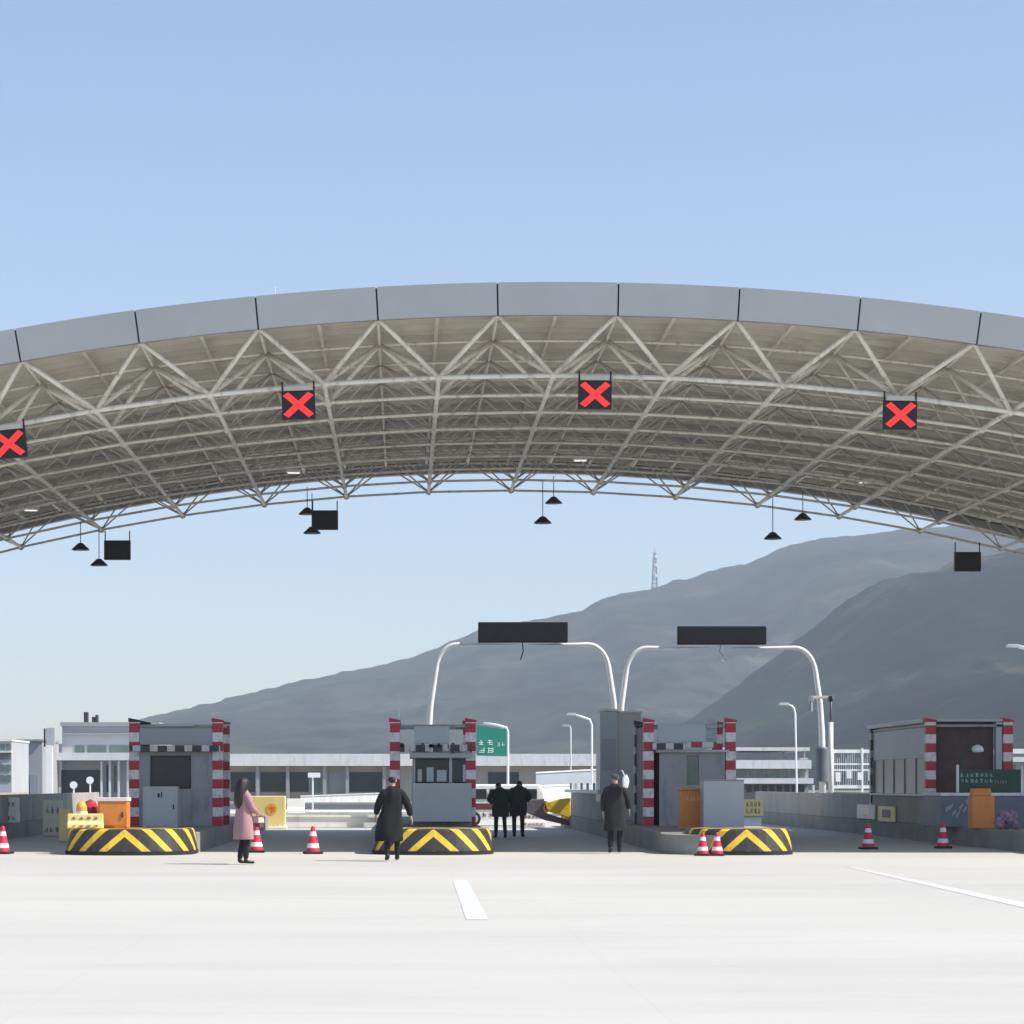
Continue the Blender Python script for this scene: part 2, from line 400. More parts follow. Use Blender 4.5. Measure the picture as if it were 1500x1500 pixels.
# ------------------------------------------------------------------ islands
def nose_plan(w, L, y1, n=22, ex=2.6):
    pts = []
    for i in range(n+1):
        t = math.pi*(i/n)
        c, s_ = math.cos(t), math.sin(t)
        pts.append((math.copysign(abs(c)**(2/ex), c)*w/2, L-L*abs(s_)**(2/ex)))
    return [(w/2, y1)] + pts + [(-w/2, y1)]
def island(cx, w, y0, y1, label, wall=None, wside=1, nose=True, gc=None, gw=None):
    r = thing('toll_island', (cx, y0, 0), label, 'toll island', 'long concrete islands between the toll lanes')
    pl = nose_plan(gw or w, 1.5, 2.2); pc = cx; cx = gc or cx
    if gc:      # plain rounded concrete beside the narrower striped guard
        pq = nose_plan(w, 1.7, 2.2)
        MB().prism([(pc+x, y0+.22+y) for x, y in pq][:-1]+[(pc-w/2, y0+2.2)], -.05, .44, 'z').build('rounded_kerb', M['island'], r)
    if nose:
        # guard: slightly flared towards the ground
        n = len(pl); v = []
        for z, k in ((.085,1.0),(.54,.955),(.58,.93)):
            v += [(cx+x*k, y0+(2.2-(2.2-y)*k), z) for x, y in pl]
        f = [(a*n+i, a*n+i+1, (a+1)*n+i+1, (a+1)*n+i) for a in (0,1) for i in range(n-1)]
        f += [tuple(2*n+i for i in range(n)), tuple(range(n-1,-1,-1)), (0,n,2*n,3*n-1,2*n-1,n-1)]
        MB().add(v, f).build('striped_guard', M['hazard'], r) if not gc else shift_guard(v, f, gc, y0, r)
        MB().prism([(cx+x*1.015, y0+2.2-(2.2-y)*1.02) for x, y in pl], -.05, .082, 'z').build('base_strip', M['darkbase'], r)
    cx = pc
    box('platform', M['island'], r, cx-w/2, cx+w/2, y0+2.203, y1, -.05, .47, .02)
    if wall:
        a, b_, zt = wall
        for s in (-1,1):
            x = cx+s*(w/2-.11)
            p = [(x-.11,.473),(x+.11,.473),(x+.09,zt),(x-.09,zt)]
            MB().prism(p, a, b_, 'y').build('barrier_wall', M['wall'], r, bevel=.015)
    return r
def shift_guard(v, f, gc, y0, r):
    # the pattern fans out from the middle of this guard, so the mesh origin sits there
    o = MB().add([(x-gc+WL[r.name].x, y, z) for x, y, z in v], f).build('striped_guard', M['hazard'], r)
    o.location.x = gc-WL[r.name].x
    return o
i0 = island(-12.85, 2.9, 56.4, 96, 'concrete island whose grey rear wall shows at the left edge of the photo', (72,95,1.28))
i1 = island(-6.22, 2.92, 56.4, 96, 'island with a black and yellow nose carrying orange cabinets, left in the photo')
i2 = island(0.69, 2.76, 56.7, 96, 'island with a black and yellow nose behind the man in the long black coat')
i3 = island(7.44, 2.88, 56.6, 96, 'island with a black and yellow nose and two cones in front of it', (76.5,90.4,1.28), gc=7.72, gw=2.36)
i4 = island(15.9, 2.7, 56.0, 104.5, 'island with a long grey side wall at the right edge of the photo', (75,104.4,1.28))
# painted crash end of the third island's wall, bulging into the lane
yc = thing('crash_cushion', (fx(815,91),91,0), 'yellow and purplish tapered end piece beside the grey wall of the third island', 'crash cushion')
def slab(name, m, pts, d, dep):
    return MB().prism([(fx(px,d),fz(py,d)) for px, py in pts], d, d+dep).build(name, m, yc, bevel=.03)
slab('yellow_end', M['yellow'], [(800,1183),(805,1175),(818,1171),(836,1169),(836,1200),(822,1194),(806,1190)], 90.7, .9)
slab('orange_edge', M['amber'], [(796,1185),(799,1173),(804,1173.5),(799,1183),(804,1190),(799,1191)], 90.75, .8)
slab('dark_flank', M['purple'], [(770,1190),(775,1172),(798,1170),(796,1186),(802,1192),(836,1202),(836,1210),(800,1202)], 90.9, .6)
# ------------------------------------------------------------------ booths
def post(parent, x, y, z0, z1, m, cap=True, w=.27):
    o = MB().box(x-w/2, x+w/2, y-w/2, y+w/2, z0, z1).build('corner_post', m, parent, bevel=.01)
    if cap:
        MB().prism([(x-w/2-.02,z1+.003),(x+w/2+.02,z1+.003),(x+w/2+.02,z1+.05),(x-w/2-.02,z1+.11)], y-w/2-.02, y+w/2+.02).build('cap', M['red'] if cap == 'red' else M['black'], o)
    return o
def booth(px0, px1, d, L, label, backm=None, caps=('red','red')):
    x0, x1 = fx(px0,d), fx(px1,d)
    r = thing('toll_booth', ((x0+x1)/2, d, .47), label, 'toll booth', 'toll booths with banded corner posts')
    ztop = fz(1052,d)
    post(r, x0+.135, d+.135, .473, ztop-.1, M['post'], caps[0]); post(r, x1-.135, d+.135, .473, ztop-.1, M['post'], caps[1])
    post(r, x0+.14, d+L-.14, .473, ztop-.1, backm or M['oldpost'], 'black'); post(r, x1-.14, d+L-.14, .473, ztop-.1, M['post'], 'red')
    for y in (d+.1, d+L-.1): box('top_rail', M['grey'], r, x0+.275, x1-.275, y-.04, y+.04, ztop-.24, ztop-.17, .005)
    for x in (x0+.1, x1-.1): box('side_rail', M['grey'], r, x-.04, x+.04, d+.275, d+L-.28, ztop-.22, ztop-.15, .005)
    return r, x0, x1
def louvre(parent, name, m, x0,x1,y0,y1,z0,z1,n):
    mb = MB()
    for i in range(n):
        z = z0+(z1-z0)*i/n
        mb.prism([(y0,z),(y1,z+(z1-z0)/n*.9),(y1,z+(z1-z0)/n*.7),(y0,z-.003)], x0, x1, 'x')
    return mb.build(name, m, parent)
# booth one (left)
d = 67.6; L = 3.0
b1, x0, x1 = booth(189, 326, d, L, 'toll booth left of the woman in pink, with a grey cabinet before its black window', caps=('black','red'))
xa, xb = x0+.26, x1-.26
w0, w1, wz0, wz1 = fx(222,d), fx(278,d), fz(1153,d), fz(1109,d)
fr = MB(); fr.box(xa, w0, d+.02, d+.14, .473, 2.45); fr.box(w1, xb, d+.02, d+.14, .473, 2.45); fr.box(w0,w1,d+.02,d+.14,.473,wz0); fr.box(w0,w1,d+.02,d+.14,wz1,2.45)
fr.build('front_panel', M['grey'], b1)
wn = box('window', M['dkglass'], b1, w0, w1, d+.07, d+.10, wz0, wz1, 0)
mb = MB()
for (a, b_, z0, z1) in ((.45,.62,.3,.75),(.55,.75,.5,.9),(.3,.36,.1,.5),(.7,.95,.15,.3)):
    mb.box(w0+(w1-w0)*a, w0+(w1-w0)*b_, d+.9, d+1.1, wz0+(wz1-wz0)*z0, wz0+(wz1-wz0)*z1)
mb.build('counter_equipment', M['cabinet'], b1)
MB().box(w0-.03,w1+.03,d-.005,d+.018,wz1,wz1+.04).box(w0-.03,w1+.03,d-.005,d+.018,wz0-.04,wz0).box(w0-.03,w0,d-.005,d+.018,wz0,wz1).box(w1,w1+.03,d-.005,d+.018,wz0,wz1).build('frame', M['darkgap'], wn)
for nm, xx in (('side_panel', xa),('side_panel', xb-.08)): box(nm, M['grey'], b1, xx, xx+.08, d+.143, d+L-.02, .473, 2.45)
box('back_panel', M['grey'], b1, xa+.083, xb-.083, d+L-.12, d+L-.02, .473, 2.45)
box('roof', M['cabinet'], b1, xa-.1, xb+.1, d-.12, d+L+.05, 2.453, 2.53)
box('barrier_bar', M['bar'], b1, x0+.05, x1-.05, d-.28, d-.18, fz(1101,d), fz(1092,d))
box('sign_board', M['greyblue'], b1, x0+.28, x1-.28, d+.03, d+.09, fz(1091,d), fz(1066,d))
box('visor_plate', M['lightpanel'], b1, fx(228,d), fx(285,d), d-.05, d+.02, fz(1064,d), fz(1060,d), 0)
# small door handle side and step
# booth two (centre)
b2, x0, x1 = booth(571, 697, d, L, 'central toll booth with a pale board above its windows and plain grey front')
xa, xb = x0+.6, x1-.08
lz = fz(1147,d)
lx0, lx1 = fx(604,d), fx(690,d)
box('front_box', M['cabinet'], b2, lx0, lx1, d-.62, d-.05, .59, lz)
wy = d+.05; wz0, wz1 = lz, fz(1111,d)
w0, w1 = fx(606,d), fx(688,d)
box('sill', M['grey'], b2, w0-.05, w1+.05, d-.04, d+.25, .473, lz-.003)
wn = box('window', M['dkglass'], b2, w0+.04, w1-.55, wy, wy+.02, wz0+.03, wz1-.03, 0)
w2 = box('window', M['dkglass'], b2, w1-.47, w1-.04, wy, wy+.02, wz0+.03, wz1-.03, 0)
fr = MB(); fr.box(w0,w0+.038,wy-.04,wy+.06,wz0,wz1); fr.box(w1-.548,w1-.472,wy-.04,wy+.06,wz0,wz1); fr.box(w1-.038,w1,wy-.04,wy+.06,wz0,wz1); fr.box(w0,w1,wy-.045,wy+.065,wz1+.001,wz1+.05)
fr.build('window_frame', M['cabinet'], b2)
for px, pz0, pz1, w_ in ((612,1145,1127,6),(625,1145,1124,10),(640,1145,1128,14),(678,1145,1120,4)):
    box('notice_sheet', M['lightpanel'], b2, fx(px,d), fx(px+w_,d), d-.02, d+.005, fz(pz0,d), fz(pz1,d), 0)
for xx in (w0-.02, w1-.06): box('side_panel', M['grey'], b2, xx, xx+.08, d+.253, d+L-.02, .473, 2.5)
box('back_panel', M['grey'], b2, w0+.065, w1-.065, d+L-.12, d+L-.02, .473, 2.5)
box('roof', M['cabinet'], b2, w0-.1, w1+.08, d-.15, d+L+.05, fz(1110,d), fz(1102,d))
box('barrier_bar', M['bar'], b2, x0+.5, x1-.21, d-.28, d-.17, fz(1101,d), fz(1091,d))
box('sign_board', M['lightpanel'], b2, fx(607,d), fx(658,d), d-.12, d-.05, fz(1090,d), fz(1064,d))
MB().tube([(x0+.25,d+.1,fz(1052,d)-.1),(x0+.25,d+.1,fz(1022,d))], .02, 6).build('antenna', M['whitepole'], b2)
mb = MB()
for i in range(16):
    px = random.uniform(582,690); mb.box(fx(px,d), fx(px+random.uniform(3,8),d), d-.34, d-.29, fz(random.uniform(1094,1104),d), fz(random.uniform(1088,1093),d))
mb.build('lamp_cluster', M['bar'], b2)
# booth three
b3, x0, x1 = booth(943, 1078, d, L, 'toll booth right of the man in charcoal, orange box at its front')
xa, xb = fx(966,d), fx(1062,d)
o0, o1 = fx(1006,d), fx(1024,d)
fr = MB(); fr.box(xa, o0, d+.02, d+.14, .473, 2.43); fr.box(o1, xb, d+.02, d+.14, .473, 2.43); fr.box(o0,o1,d+.02,d+.14,.473,fz(1150,d)); fr.box(o0,o1,d+.02,d+.14,fz(1106,d),2.43)
fr.build('front_panel', M['grey'], b3)
wn = box('window', M['tglass'], b3, o0, o1, d+.07, d+.09, fz(1150,d), fz(1106,d), 0)
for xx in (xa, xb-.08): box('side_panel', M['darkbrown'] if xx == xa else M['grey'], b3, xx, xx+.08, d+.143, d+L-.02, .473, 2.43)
box('back_panel', M['grey'], b3, xa+.083, xb-.083, d+L-.12, d+L-.02, .473, 2.43)
box('side_screen', M['purple'], b3, x0+.06, x0+.12, d+.275, d+L-.29, .473, fz(1060,d))
box('roof', M['cabinet'], b3, xa-.1, xb+.1, d-.12, d+L+.05, 2.433, 2.51)
box('barrier_bar', M['redbar'], b3, fx(1003,d), fx(1048,d), d-.28, d-.18, fz(1095,d), fz(1087,d))
box('barrier_bar', M['bar'], b3, x0+.21, fx(1002,d), d-.27, d-.17, fz(1098,d), fz(1089,d))
box('sign_board', M['lightpanel'], b3, fx(963,d), fx(1033,d), d-.10, d-.03, fz(1088,d), fz(1061,d))
louvre(b3, 'louvre_panel', M['lightpanel'], fx(1034,d), fx(1050,d), d-.1, d-.02, fz(1088,d), fz(1053,d), 5)
# tall kiosk behind booth three
dk = 77.0
k3 = thing('tall_kiosk', (fx(915,dk), dk, .47), 'tall pale grey kiosk with a white top edge behind the man in the charcoal coat', 'kiosk')
box('body', M['lightpanel'], k3, fx(879,dk), fx(905,dk), dk, dk+1.6, .473, fz(1042,dk))
box('side_body', M['cabinet'], k3, fx(905,dk)+.003, fx(940,dk), dk+.12, dk+1.6, .473, fz(1044,dk))
box('cap', M['white'], k3, fx(878,dk), fx(906,dk), dk-.04, dk+1.64, fz(1042,dk)+.002, fz(1038.5,dk))
box('cap', M['white'], k3, fx(906,dk)+.003, fx(941,dk), dk+.08, dk+1.64, fz(1044,dk)+.002, fz(1041,dk))
box('window', M['greyblue'], k3, fx(881.5,dk), fx(902.5,dk), dk-.012, dk+.001, fz(1128,dk), fz(1082,dk))
# booth four: long shelter
d = 70.0; L = 8.6
b4, x0, x1 = booth(1357, 1484, d, L, 'long toll shelter at the right with a dark brown opening between banded posts')
zt = fz(1052,d)
box('roof_edge', M['cabinet'], b4, x0-.05, x0+.12, d+.29, d+L+.1, zt-.12, zt+.0)
box('upper_side_panel', M['greyblue'], b4, x0+.07, x0+.13, d+.28, d+L-.29, 2.32, zt-.23)
for i in range(6):
    y = d+.22+(L-.5)*i/5; box('mullion', M['lightpanel'], b4, x0+.06, x0+.14, y, y+.06, 1.31, 2.317, 0)
for i in range(5):
    y = d+.22+(L-.5)*i/5; box('window', M['dkglass'], b4, x0+.09, x0+.11, y+.062, y+(L-.5)/5-.002, 1.31, 2.317, 0)
box('sill', M['white'], b4, x0-.02, x0+.16, d+.22, d+L-.2, 1.25, 1.307)
box('lower_side_panel', M['wall'], b4, x0+.05, x0+.14, d+.22, d+L-.2, .473, 1.247)
box('front_lintel', M['lightpanel'], b4, x0+.275, x1-.275, d-.02, d+.05, fz(1057,d), fz(1053,d))
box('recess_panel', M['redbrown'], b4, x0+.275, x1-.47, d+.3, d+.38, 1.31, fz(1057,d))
box('door_jamb', M['lightpanel'], b4, x1-.46, x1-.28, d+.06, d+.3, .473, fz(1057,d))
box('roof', M['grey'], b4, x0+.13, x1-.1, d+.1, d+L+.1, zt-.1, zt-.02)
dd = 66.0
h4 = thing('low_equipment_housing', (fx(1440,dd), dd, .47), 'low blue grey housing with a white top edge in front of the long shelter', 'equipment housing')
box('body', M['bluegrey'], h4, fx(1379,dd), fx(1530,dd), dd, dd+2.2, .473, fz(1166,dd))
box('top', M['white'], h4, fx(1377,dd), fx(1532,dd), dd-.04, dd+2.24, fz(1166,dd)+.002, fz(1161.5,dd))
mb = MB()
for i in range(7):
    px = 1384+i*5; z = random.uniform(1172,1195)
    mb.prism([(fx(px,dd),fz(z,dd)),(fx(px+6,dd),fz(z-6,dd)),(fx(px+7,dd),fz(z-3,dd)),(fx(px+2,dd),fz(z+5,dd))], dd-.02-.001*i, dd-.002)
mb.build('sticker', M['greyblue'], h4)
g4 = thing('green_notice_board', (fx(1448,dd), dd+.5, fz(1161.5,dd)), 'dark green board with two lines of pale writing above the orange box', 'notice board')
box('board', M['dkgreen'], g4, fx(1405,dd+.5), fx(1496,dd+.5), dd+.5, dd+.56, fz(1161,dd+.5), fz(1127,dd+.5))
mb = MB(); glyphs(mb, fx(1412,dd), fx(1462,dd), dd+.498, fz(1148,dd), fz(1131,dd), 7, 2, .006); glyphs(mb, fx(1463,dd), fx(1482,dd), dd+.498, fz(1149,dd), fz(1142,dd), 5, 1, .006)
mb.build('writing', M['tglass'] if False else mat('pale_green_writing', (.35,.5,.4), .6), g4)
for px in (1403,1497): box('side_frame', M['white'], g4, fx(px,dd+.5)-.03, fx(px,dd+.5)+.03, dd+.48, dd+.58, fz(1161,dd), fz(1120,dd))
gl = thing('gooseneck_floodlight', (fx(1408,dd+1.3), dd+1.3, fz(1161.5,dd)), 'small floodlight on a curved dark arm above the green board', 'floodlight')
dq = dd+1.3
MB().tube([(fx(px,dq),dq,fz(py,dq)) for px, py in ((1409,1163),(1408,1120),(1411,1106),(1418,1100),(1426,1099))], .035, 8).build('arm', M['dkgreen'], gl, smooth=True)
MB().lathe([(.03,.13),(.12,.09),(.17,0),(.15,-.06),(.03,-.08)], (fx(1432,dq),dq,fz(1098,dq)), 14).build('lamp_head', M['white'], gl, smooth=True)

# ------------------------------------------------------------------ things on and by the islands
def cabinet(name, label, cat, px0, px1, py0, py1, d, dep, m, z0=None, door=True, lid=None, group=None, lidm=None):
    a, b_ = fx(px0,d), fx(px1,d); zt = fz(py0,d); zb = fz(py1,d) if z0 is None else z0
    r = thing(name, ((a+b_)/2, d, zb), label, cat, group)
    box('body', m, r, a, b_, d, d+dep, zb, zt, .015)
    if door:
        MB().box(a+.05,b_-.05,d-.012,d-.001,zb+.06,zt-.06).build('door', m, r, bevel=.004)
        MB().box(b_-.12,b_-.09,d-.035,d-.013,(zb+zt)/2-.06,(zb+zt)/2+.06).build('handle', M['black'], r)
    if lid: box('lid', lidm or m, r, a-.02, b_+.02, d-.03, d+dep+.02, zt+.002, zt+lid, .01)
    return r, a, b_, zb, zt
c1 = cabinet('grey_cabinet', 'light grey metal cabinet before the black booth window, left island', 'cabinet', 209, 260, 1152, 1217, 65.5, .6, M['cabinet'], z0=.473)
mb = MB().box(fx(231,65.5),fx(234,65.5),65.47,65.487,fz(1168,65.5),fz(1162,65.5)).box(fx(236,65.5),fx(237.5,65.5),65.47,65.487,fz(1168,65.5),fz(1160,65.5)); mb.build('plate_mark', M['black'], c1[0])
c2 = cabinet('orange_cabinet', 'orange cabinet with a pale lid on the left island beside the banded post', 'cabinet', 143, 186, 1174, 1219, 58.0, .7, M['orange'], z0=.585, lid=.09, lidm=M['pinkwhite'])
c3 = cabinet('orange_box', 'tall orange box with white writing beside the grey cabinet of the third booth', 'box', 997, 1032, 1158, 1213, 62.3, .6, M['orange'], z0=.473, door=False, lid=.06)
mb = MB(); glyphs(mb, c3[1]+.15, c3[2]-.05, 62.299, c3[4]-.27, c3[4]-.14, 5, 1, .008); mb.build('writing', M['white'], c3[0])
c4 = cabinet('grey_cabinet', 'wide plain grey cabinet between the orange box and the small yellow cabinet', 'cabinet', 1030.5, 1090, 1143, 1214, 61.4, .7, M['cabinet'], z0=.473, door=False, lid=.02)
c5 = cabinet('yellow_cabinet', 'small yellow cabinet with dark marks to the right of the wide grey cabinet', 'cabinet', 1089, 1118, 1171, 1196, 66.5, .5, M['paleyellow'], z0=None, door=False)
a,b_,zb,zt = c5[1:]; box('leg_frame', M['whitepole'], c5[0], a+.03, b_-.03, 66.6, 66.9, .473, zb-.002)
mb = MB(); glyphs(mb, a+.05, b_-.05, 66.499, zb+.05, zt-.04, 4, 2, .008); mb.build('writing', M['darkbrown'], c5[0])
c6 = cabinet('orange_box', 'tall orange box standing in front of the green board at the right', 'box', 1424, 1457, 1166, 1217, 63.8, .5, M['orange'], z0=.473, door=False)
a,b_,zb,zt = c6[1:]; MB().prism([(a+.03,zt+.002),(b_-.06,zt+.002),(b_-.08,zt+.19),(a+.05,zt+.19)], 63.85, 64.25).build('top_section', M['orange'], c6[0], bevel=.02)
# small red domed barrel, amber barrel
def barrel(name, label, px0, px1, py0, d, m, dome=.1, z0=.473, group=None, bands=None):
    r_ = (fx(px1,d)-fx(px0,d))/2; cx = fx((px0+px1)/2,d); zt = fz(py0,d)
    r = thing(name, (cx,d+r_,z0), label, 'barrel', group)
    MB().lathe([(r_*.96,0),(r_,.04),(r_*.97,(zt-z0)*.35),(r_,(zt-z0)*.38),(r_*.94,(zt-z0)*.7),(r_*.97,(zt-z0)*.73),(r_*.86,zt-z0-dome),(r_*.6,zt-z0-dome*.3),(.02,zt-z0)], (cx,d+r_,z0), 24).build('shell', m, r, smooth=True)
    if bands: MB().lathe([(r_*1.01,0),(r_*1.02,.02),(r_*1.02,.12),(r_*1.0,.14)], (cx,d+r_,z0+(zt-z0)*.4), 24).build('reflective_band', bands, r)
    return r
barrel('red_barrel', 'red domed barrel behind the amber barrel on the left island', 118, 144, 1171, 58.7, M['red'], .2, z0=.585)
barrel('amber_barrel', 'amber yellow barrel in front of the red one on the left island', 110, 127, 1174, 57.9, M['amber'], .1, z0=.585, bands=M['cream'])
# plastic barrier boards
def barrier(label, px0, px1, py0, d, m, z0=0.0, dep=.35, txt=None, cat='barrier', name='plastic_barrier', rows=1, nn=4, group=None):
    a, b_ = fx(px0,d), fx(px1,d); zt = fz(py0,d)
    r = thing(name, ((a+b_)/2, d, z0), label, cat, group); h = zt-z0
    MB().prism([(d,z0),(d+dep,z0),(d+dep*.94,z0+h*.3),(d+dep*.7,z0+h*.5),(d+dep*.66,zt),(d+dep*.34,zt),(d+dep*.3,z0+h*.5),(d+dep*.06,z0+h*.3)], a, b_, 'x').build('body', m, r, bevel=.02)
    if txt:
        mb = MB(); glyphs(mb, a+.08*(b_-a), b_-.08*(b_-a), d-.002, z0+h*.08, z0+h*.28, nn, rows, .01); mb.build('writing', txt, r)
        mb = MB(); glyphs(mb, a+.1*(b_-a), b_-.1*(b_-a), d+dep*.3-.002, z0+h*.58, z0+h*.85, nn, rows, .01); mb.build('writing', txt, r)
    return r
barrier('pale yellow plastic barrier with dark writing perched on the left island nose', 98, 150, 1192, 57.3, M['paleyellow'], z0=.585, dep=.3, txt=M['darkbrown'])
barrier('cream plastic barrier with a dark lower half at the far left of the lane', 62, 90, 1172, 77, M['cream'], z0=.0, txt=M['darkbrown'], nn=3)
barrier('pale yellow barrier between the cream barrier and the left island', 86, 104, 1186, 70, M['paleyellow'], z0=.0)
barrier('white board barrier with a black mark at the left edge of the photo', -12, 27, 1168, 73, M['cream'], z0=.473, txt=M['black'], nn=4)
# big yellow barrier with orange roundel behind the woman in pink
dy = 89.5; a, b_ = fx(366,dy), fx(418,dy)
yb = thing('yellow_barrier', ((a+b_)/2,dy,0), 'pale yellow lane barrier with an orange roundel behind the woman in pink', 'barrier')
box('body', M['paleyellow'], yb, a, b_, dy, dy+.4, .04, fz(1166,dy), .03)
box('foot', M['cream'], yb, a-.05, b_+.05, dy-.05, dy+.45, .0, .1, .02)
cx, cz = fx(398,dy), fz(1185,dy)
mb = MB().prism([(cx+.2*math.cos(t*math.pi/10), cz+.2*math.sin(t*math.pi/10)) for t in range(20)], dy-.014, dy-.001); mb.build('roundel', M['amber'], yb)
mb = MB().box(cx-.1,cx+.12,dy-.022,dy-.015,cz+.02,cz+.06).box(cx-.02,cx+.02,dy-.021,dy-.0155,cz-.14,cz+.1).prism([(cx,cz-.02),(cx+.1,cz-.1),(cx+.13,cz-.07),(cx+.04,cz+.01)], dy-.023, dy-.0145); mb.build('mark', M['redstroke'], yb)
mb = MB(); glyphs(mb, fx(392,dy), fx(416,dy), dy-.001, fz(1215,dy), fz(1208,dy), 4, 1, .01); mb.build('writing', M['darkbrown'], yb)
# white/pink boards across the exit of lane two
def wheels(r, xs, cy, hw_, rr=.32):
    for x in xs:
        for sg in (-1,1):
            y = cy+sg*(hw_-.07)
            w_ = MB().prism([(x+rr*math.cos(t*math.pi/14), rr+rr*math.sin(t*math.pi/14)) for t in range(28)], y-.1, y+.1).build('wheel', M['darkbase'], r, bevel=.02)
            MB().prism([(x+.18*math.cos(t*math.pi/8), rr+.18*math.sin(t*math.pi/8)) for t in range(16)], y+sg*.102-.004, y+sg*.102+.004).build('rim', M['cabinet'], w_)
def loft_car(parent, prof, cy, hw_, tuck, m, name='body'):
    """side profile swept across the width, with the upper part drawn in"""
    mb = MB(); n = len(prof); v = []
    ys = (-1,-.94,-.5,0,.5,.94,1)
    for t in ys:
        for (x, z, q) in prof:
            k = hw_-tuck*q; e = 1 if abs(t) < .95 else .985
            v.append((WL[parent.name].x+(x)*e, cy+t*k, .3+(z-.3)*(1 if abs(t) < .95 else .98)))
    f = [(i*n+j, (i+1)*n+j, (i+1)*n+(j+1)%n, i*n+(j+1)%n) for i in range(len(ys)-1) for j in range(n)]
    f += [tuple(range(n)), tuple((len(ys)-1)*n+j for j in range(n-1,-1,-1))]
    return mb.add(v, f).build(name, m, parent, bevel=.03)
# small white van with a dark red stripe
cy = 96.0; cx = fx(733,cy)
van = thing('parked_van', (cx,cy,0), 'small white van with a dark red stripe side-on behind the two people with bowed heads', 'van')
prof = [(-1.6,.25,0),(-1.66,.6,0),(-1.6,.95,.1),(-1.2,1.50,.8),(-.9,1.58,1),(1.45,1.58,1),(1.6,1.3,.5),(1.66,.7,0),(1.62,.25,0)]
loft_car(van, prof, cy, .78, .10, M['carpaint'])
MB().box(cx-1.60,cx+1.60,cy-.80,cy-.784,.62,.86).build('stripe', mat('dark_red_paint', (.12,.035,.04), .5), van)
for a_, b__ in ((-1.2,-.55),(-.45,.45),(.55,1.35)): MB().box(cx+a_,cx+b__,cy-.785,cy-.74,1.02,1.40).build('side_window', M['dkglass'], van)
mb = MB(); glyphs(mb, cx-1.0, cx+1.2, cy-.785, .32, .56, 9, 1, .01, random.Random(4)); mb.build('writing', M['darkbrown'], van)
wheels(van, (cx-1.05,cx+1.05), cy, .78, .28)
barrier('pinkish white barrier just right of the two people with bowed heads', 764, 799, 1190, 94.0, M['pinkwhite'], txt=M['darkbrown'], nn=5)
# loose barriers across the far side of the plaza
for px0, px1, py, d, m_, lb in ((330,352,1190,100,M['white'],'white barrier in the gap between the left booth and the woman in pink'),
      (420,446,1170,126,M['cream'],'cream barrier just right of the yellow barrier with the roundel'),
      (600,632,1186,104,M['white'],'white barrier mostly hidden behind the centre booth'),
      (846,868,1150,112,M['white'],'white barrier board above the third island wall')):
    barrier(lb, px0, px1, py, d, m_)
def parapet(label, px0, py0, px1, py1, d0, d1, m, th=.3, zb=0, cap=.0):
    r = thing('parapet_wall', (fx(px0,d0), d0, 0), label, 'wall')
    a = (fx(px0,d0), d0); c = (fx(px1,d1), d1)
    v = [(a[0],a[1],zb),(c[0],c[1],zb),(c[0],c[1]+th,zb),(a[0],a[1]+th,zb),(a[0],a[1],fz(py0,d0)),(c[0],c[1],fz(py1,d1)),(c[0],c[1]+th,fz(py1,d1)),(a[0],a[1]+th,fz(py0,d0))]
    MB().add(v, [(0,3,2,1),(4,5,6,7),(0,1,5,4),(1,2,6,5),(2,3,7,6),(3,0,4,7)]).build('wall', m, r, bevel=.02)
    v2 = [(x, y-.06 if i < 2 else y+.06, 0) for i, (x, y, z) in enumerate(v[:4])]
    k = MB(); w = [(v2[i][0], v2[i][1], v[i+4][2]+.003) for i in range(4)]+[(v2[i][0], v2[i][1], v[i+4][2]+.09) for i in range(4)]
    k.add(w, [(0,3,2,1),(4,5,6,7),(0,1,5,4),(1,2,6,5),(2,3,7,6),(3,0,4,7)]).build('coping', M['white'], r)
    return r
parapet('white parapet wall beyond the exit right of the centre booth', 690, 1156, 838, 1151, 130, 134, M['white'])
parapet('second white parapet with a dull face behind the first one', 785, 1133, 882, 1128, 158, 160, M['lightpanel'])
parapet('long low white parapet beyond the plaza in the lane of the woman in pink', 400, 1189, 640, 1190, 136, 140, M['white'])
parapet('knee high white wall just beyond the canopy shadow, behind the single cone', 416, 1197, 640, 1198, 92, 92.5, M['white'], .4)
parapet('pale parapet wall in the distance above the dark asphalt', 440, 1167, 575, 1162, 215, 218, M['white'])
parapet('low pale wall in front of the far left building', -20, 1172, 100, 1168, 120, 122, M['bwall2'])
# bags, drum, colourful bundle
d = 62.5
bd = thing('bundle', (fx(1474,d), d, .473), 'purple and white patterned bundle beside the right hand orange box', 'bundle')
mb = MB()
for i in range(7):
    cx = fx(1464+i*4,d); mb.lathe([(.03,0),(.12,.05),(.14,.16),(.10,.27),(.03,.31)], (cx, d+.1*(i%2), .473+.09*(i%3)), 10)
mb.build('sacks', mat('patterned_sacking', (.26,.17,.24), .9, 0, .7, 9), bd, smooth=True)
XW = 15.9-2.7/2
def wall_plate(label, ya, yb, z0, z1, m, m2):
    r = thing('wall_plate', (XW-.05, (ya+yb)/2, z0), label, 'plate')
    box('plate', m, r, XW-.06, XW-.012, ya, yb, z0, z1, .01)
    box('dark_field', m2, r, XW-.068, XW-.0605, ya+.25*(yb-ya), yb-.25*(yb-ya), z0+.12, z1-.1, 0)
wall_plate('pale yellow plate with a dark field low on the long grey side wall', 74.4, 77.0, .46, .92, M['paleyellow'], M['darkbrown'])
wall_plate('small white framed plate on the side wall, left of the yellow one', 77.6, 80.6, .50, .95, M['white'], M['dkglass'])
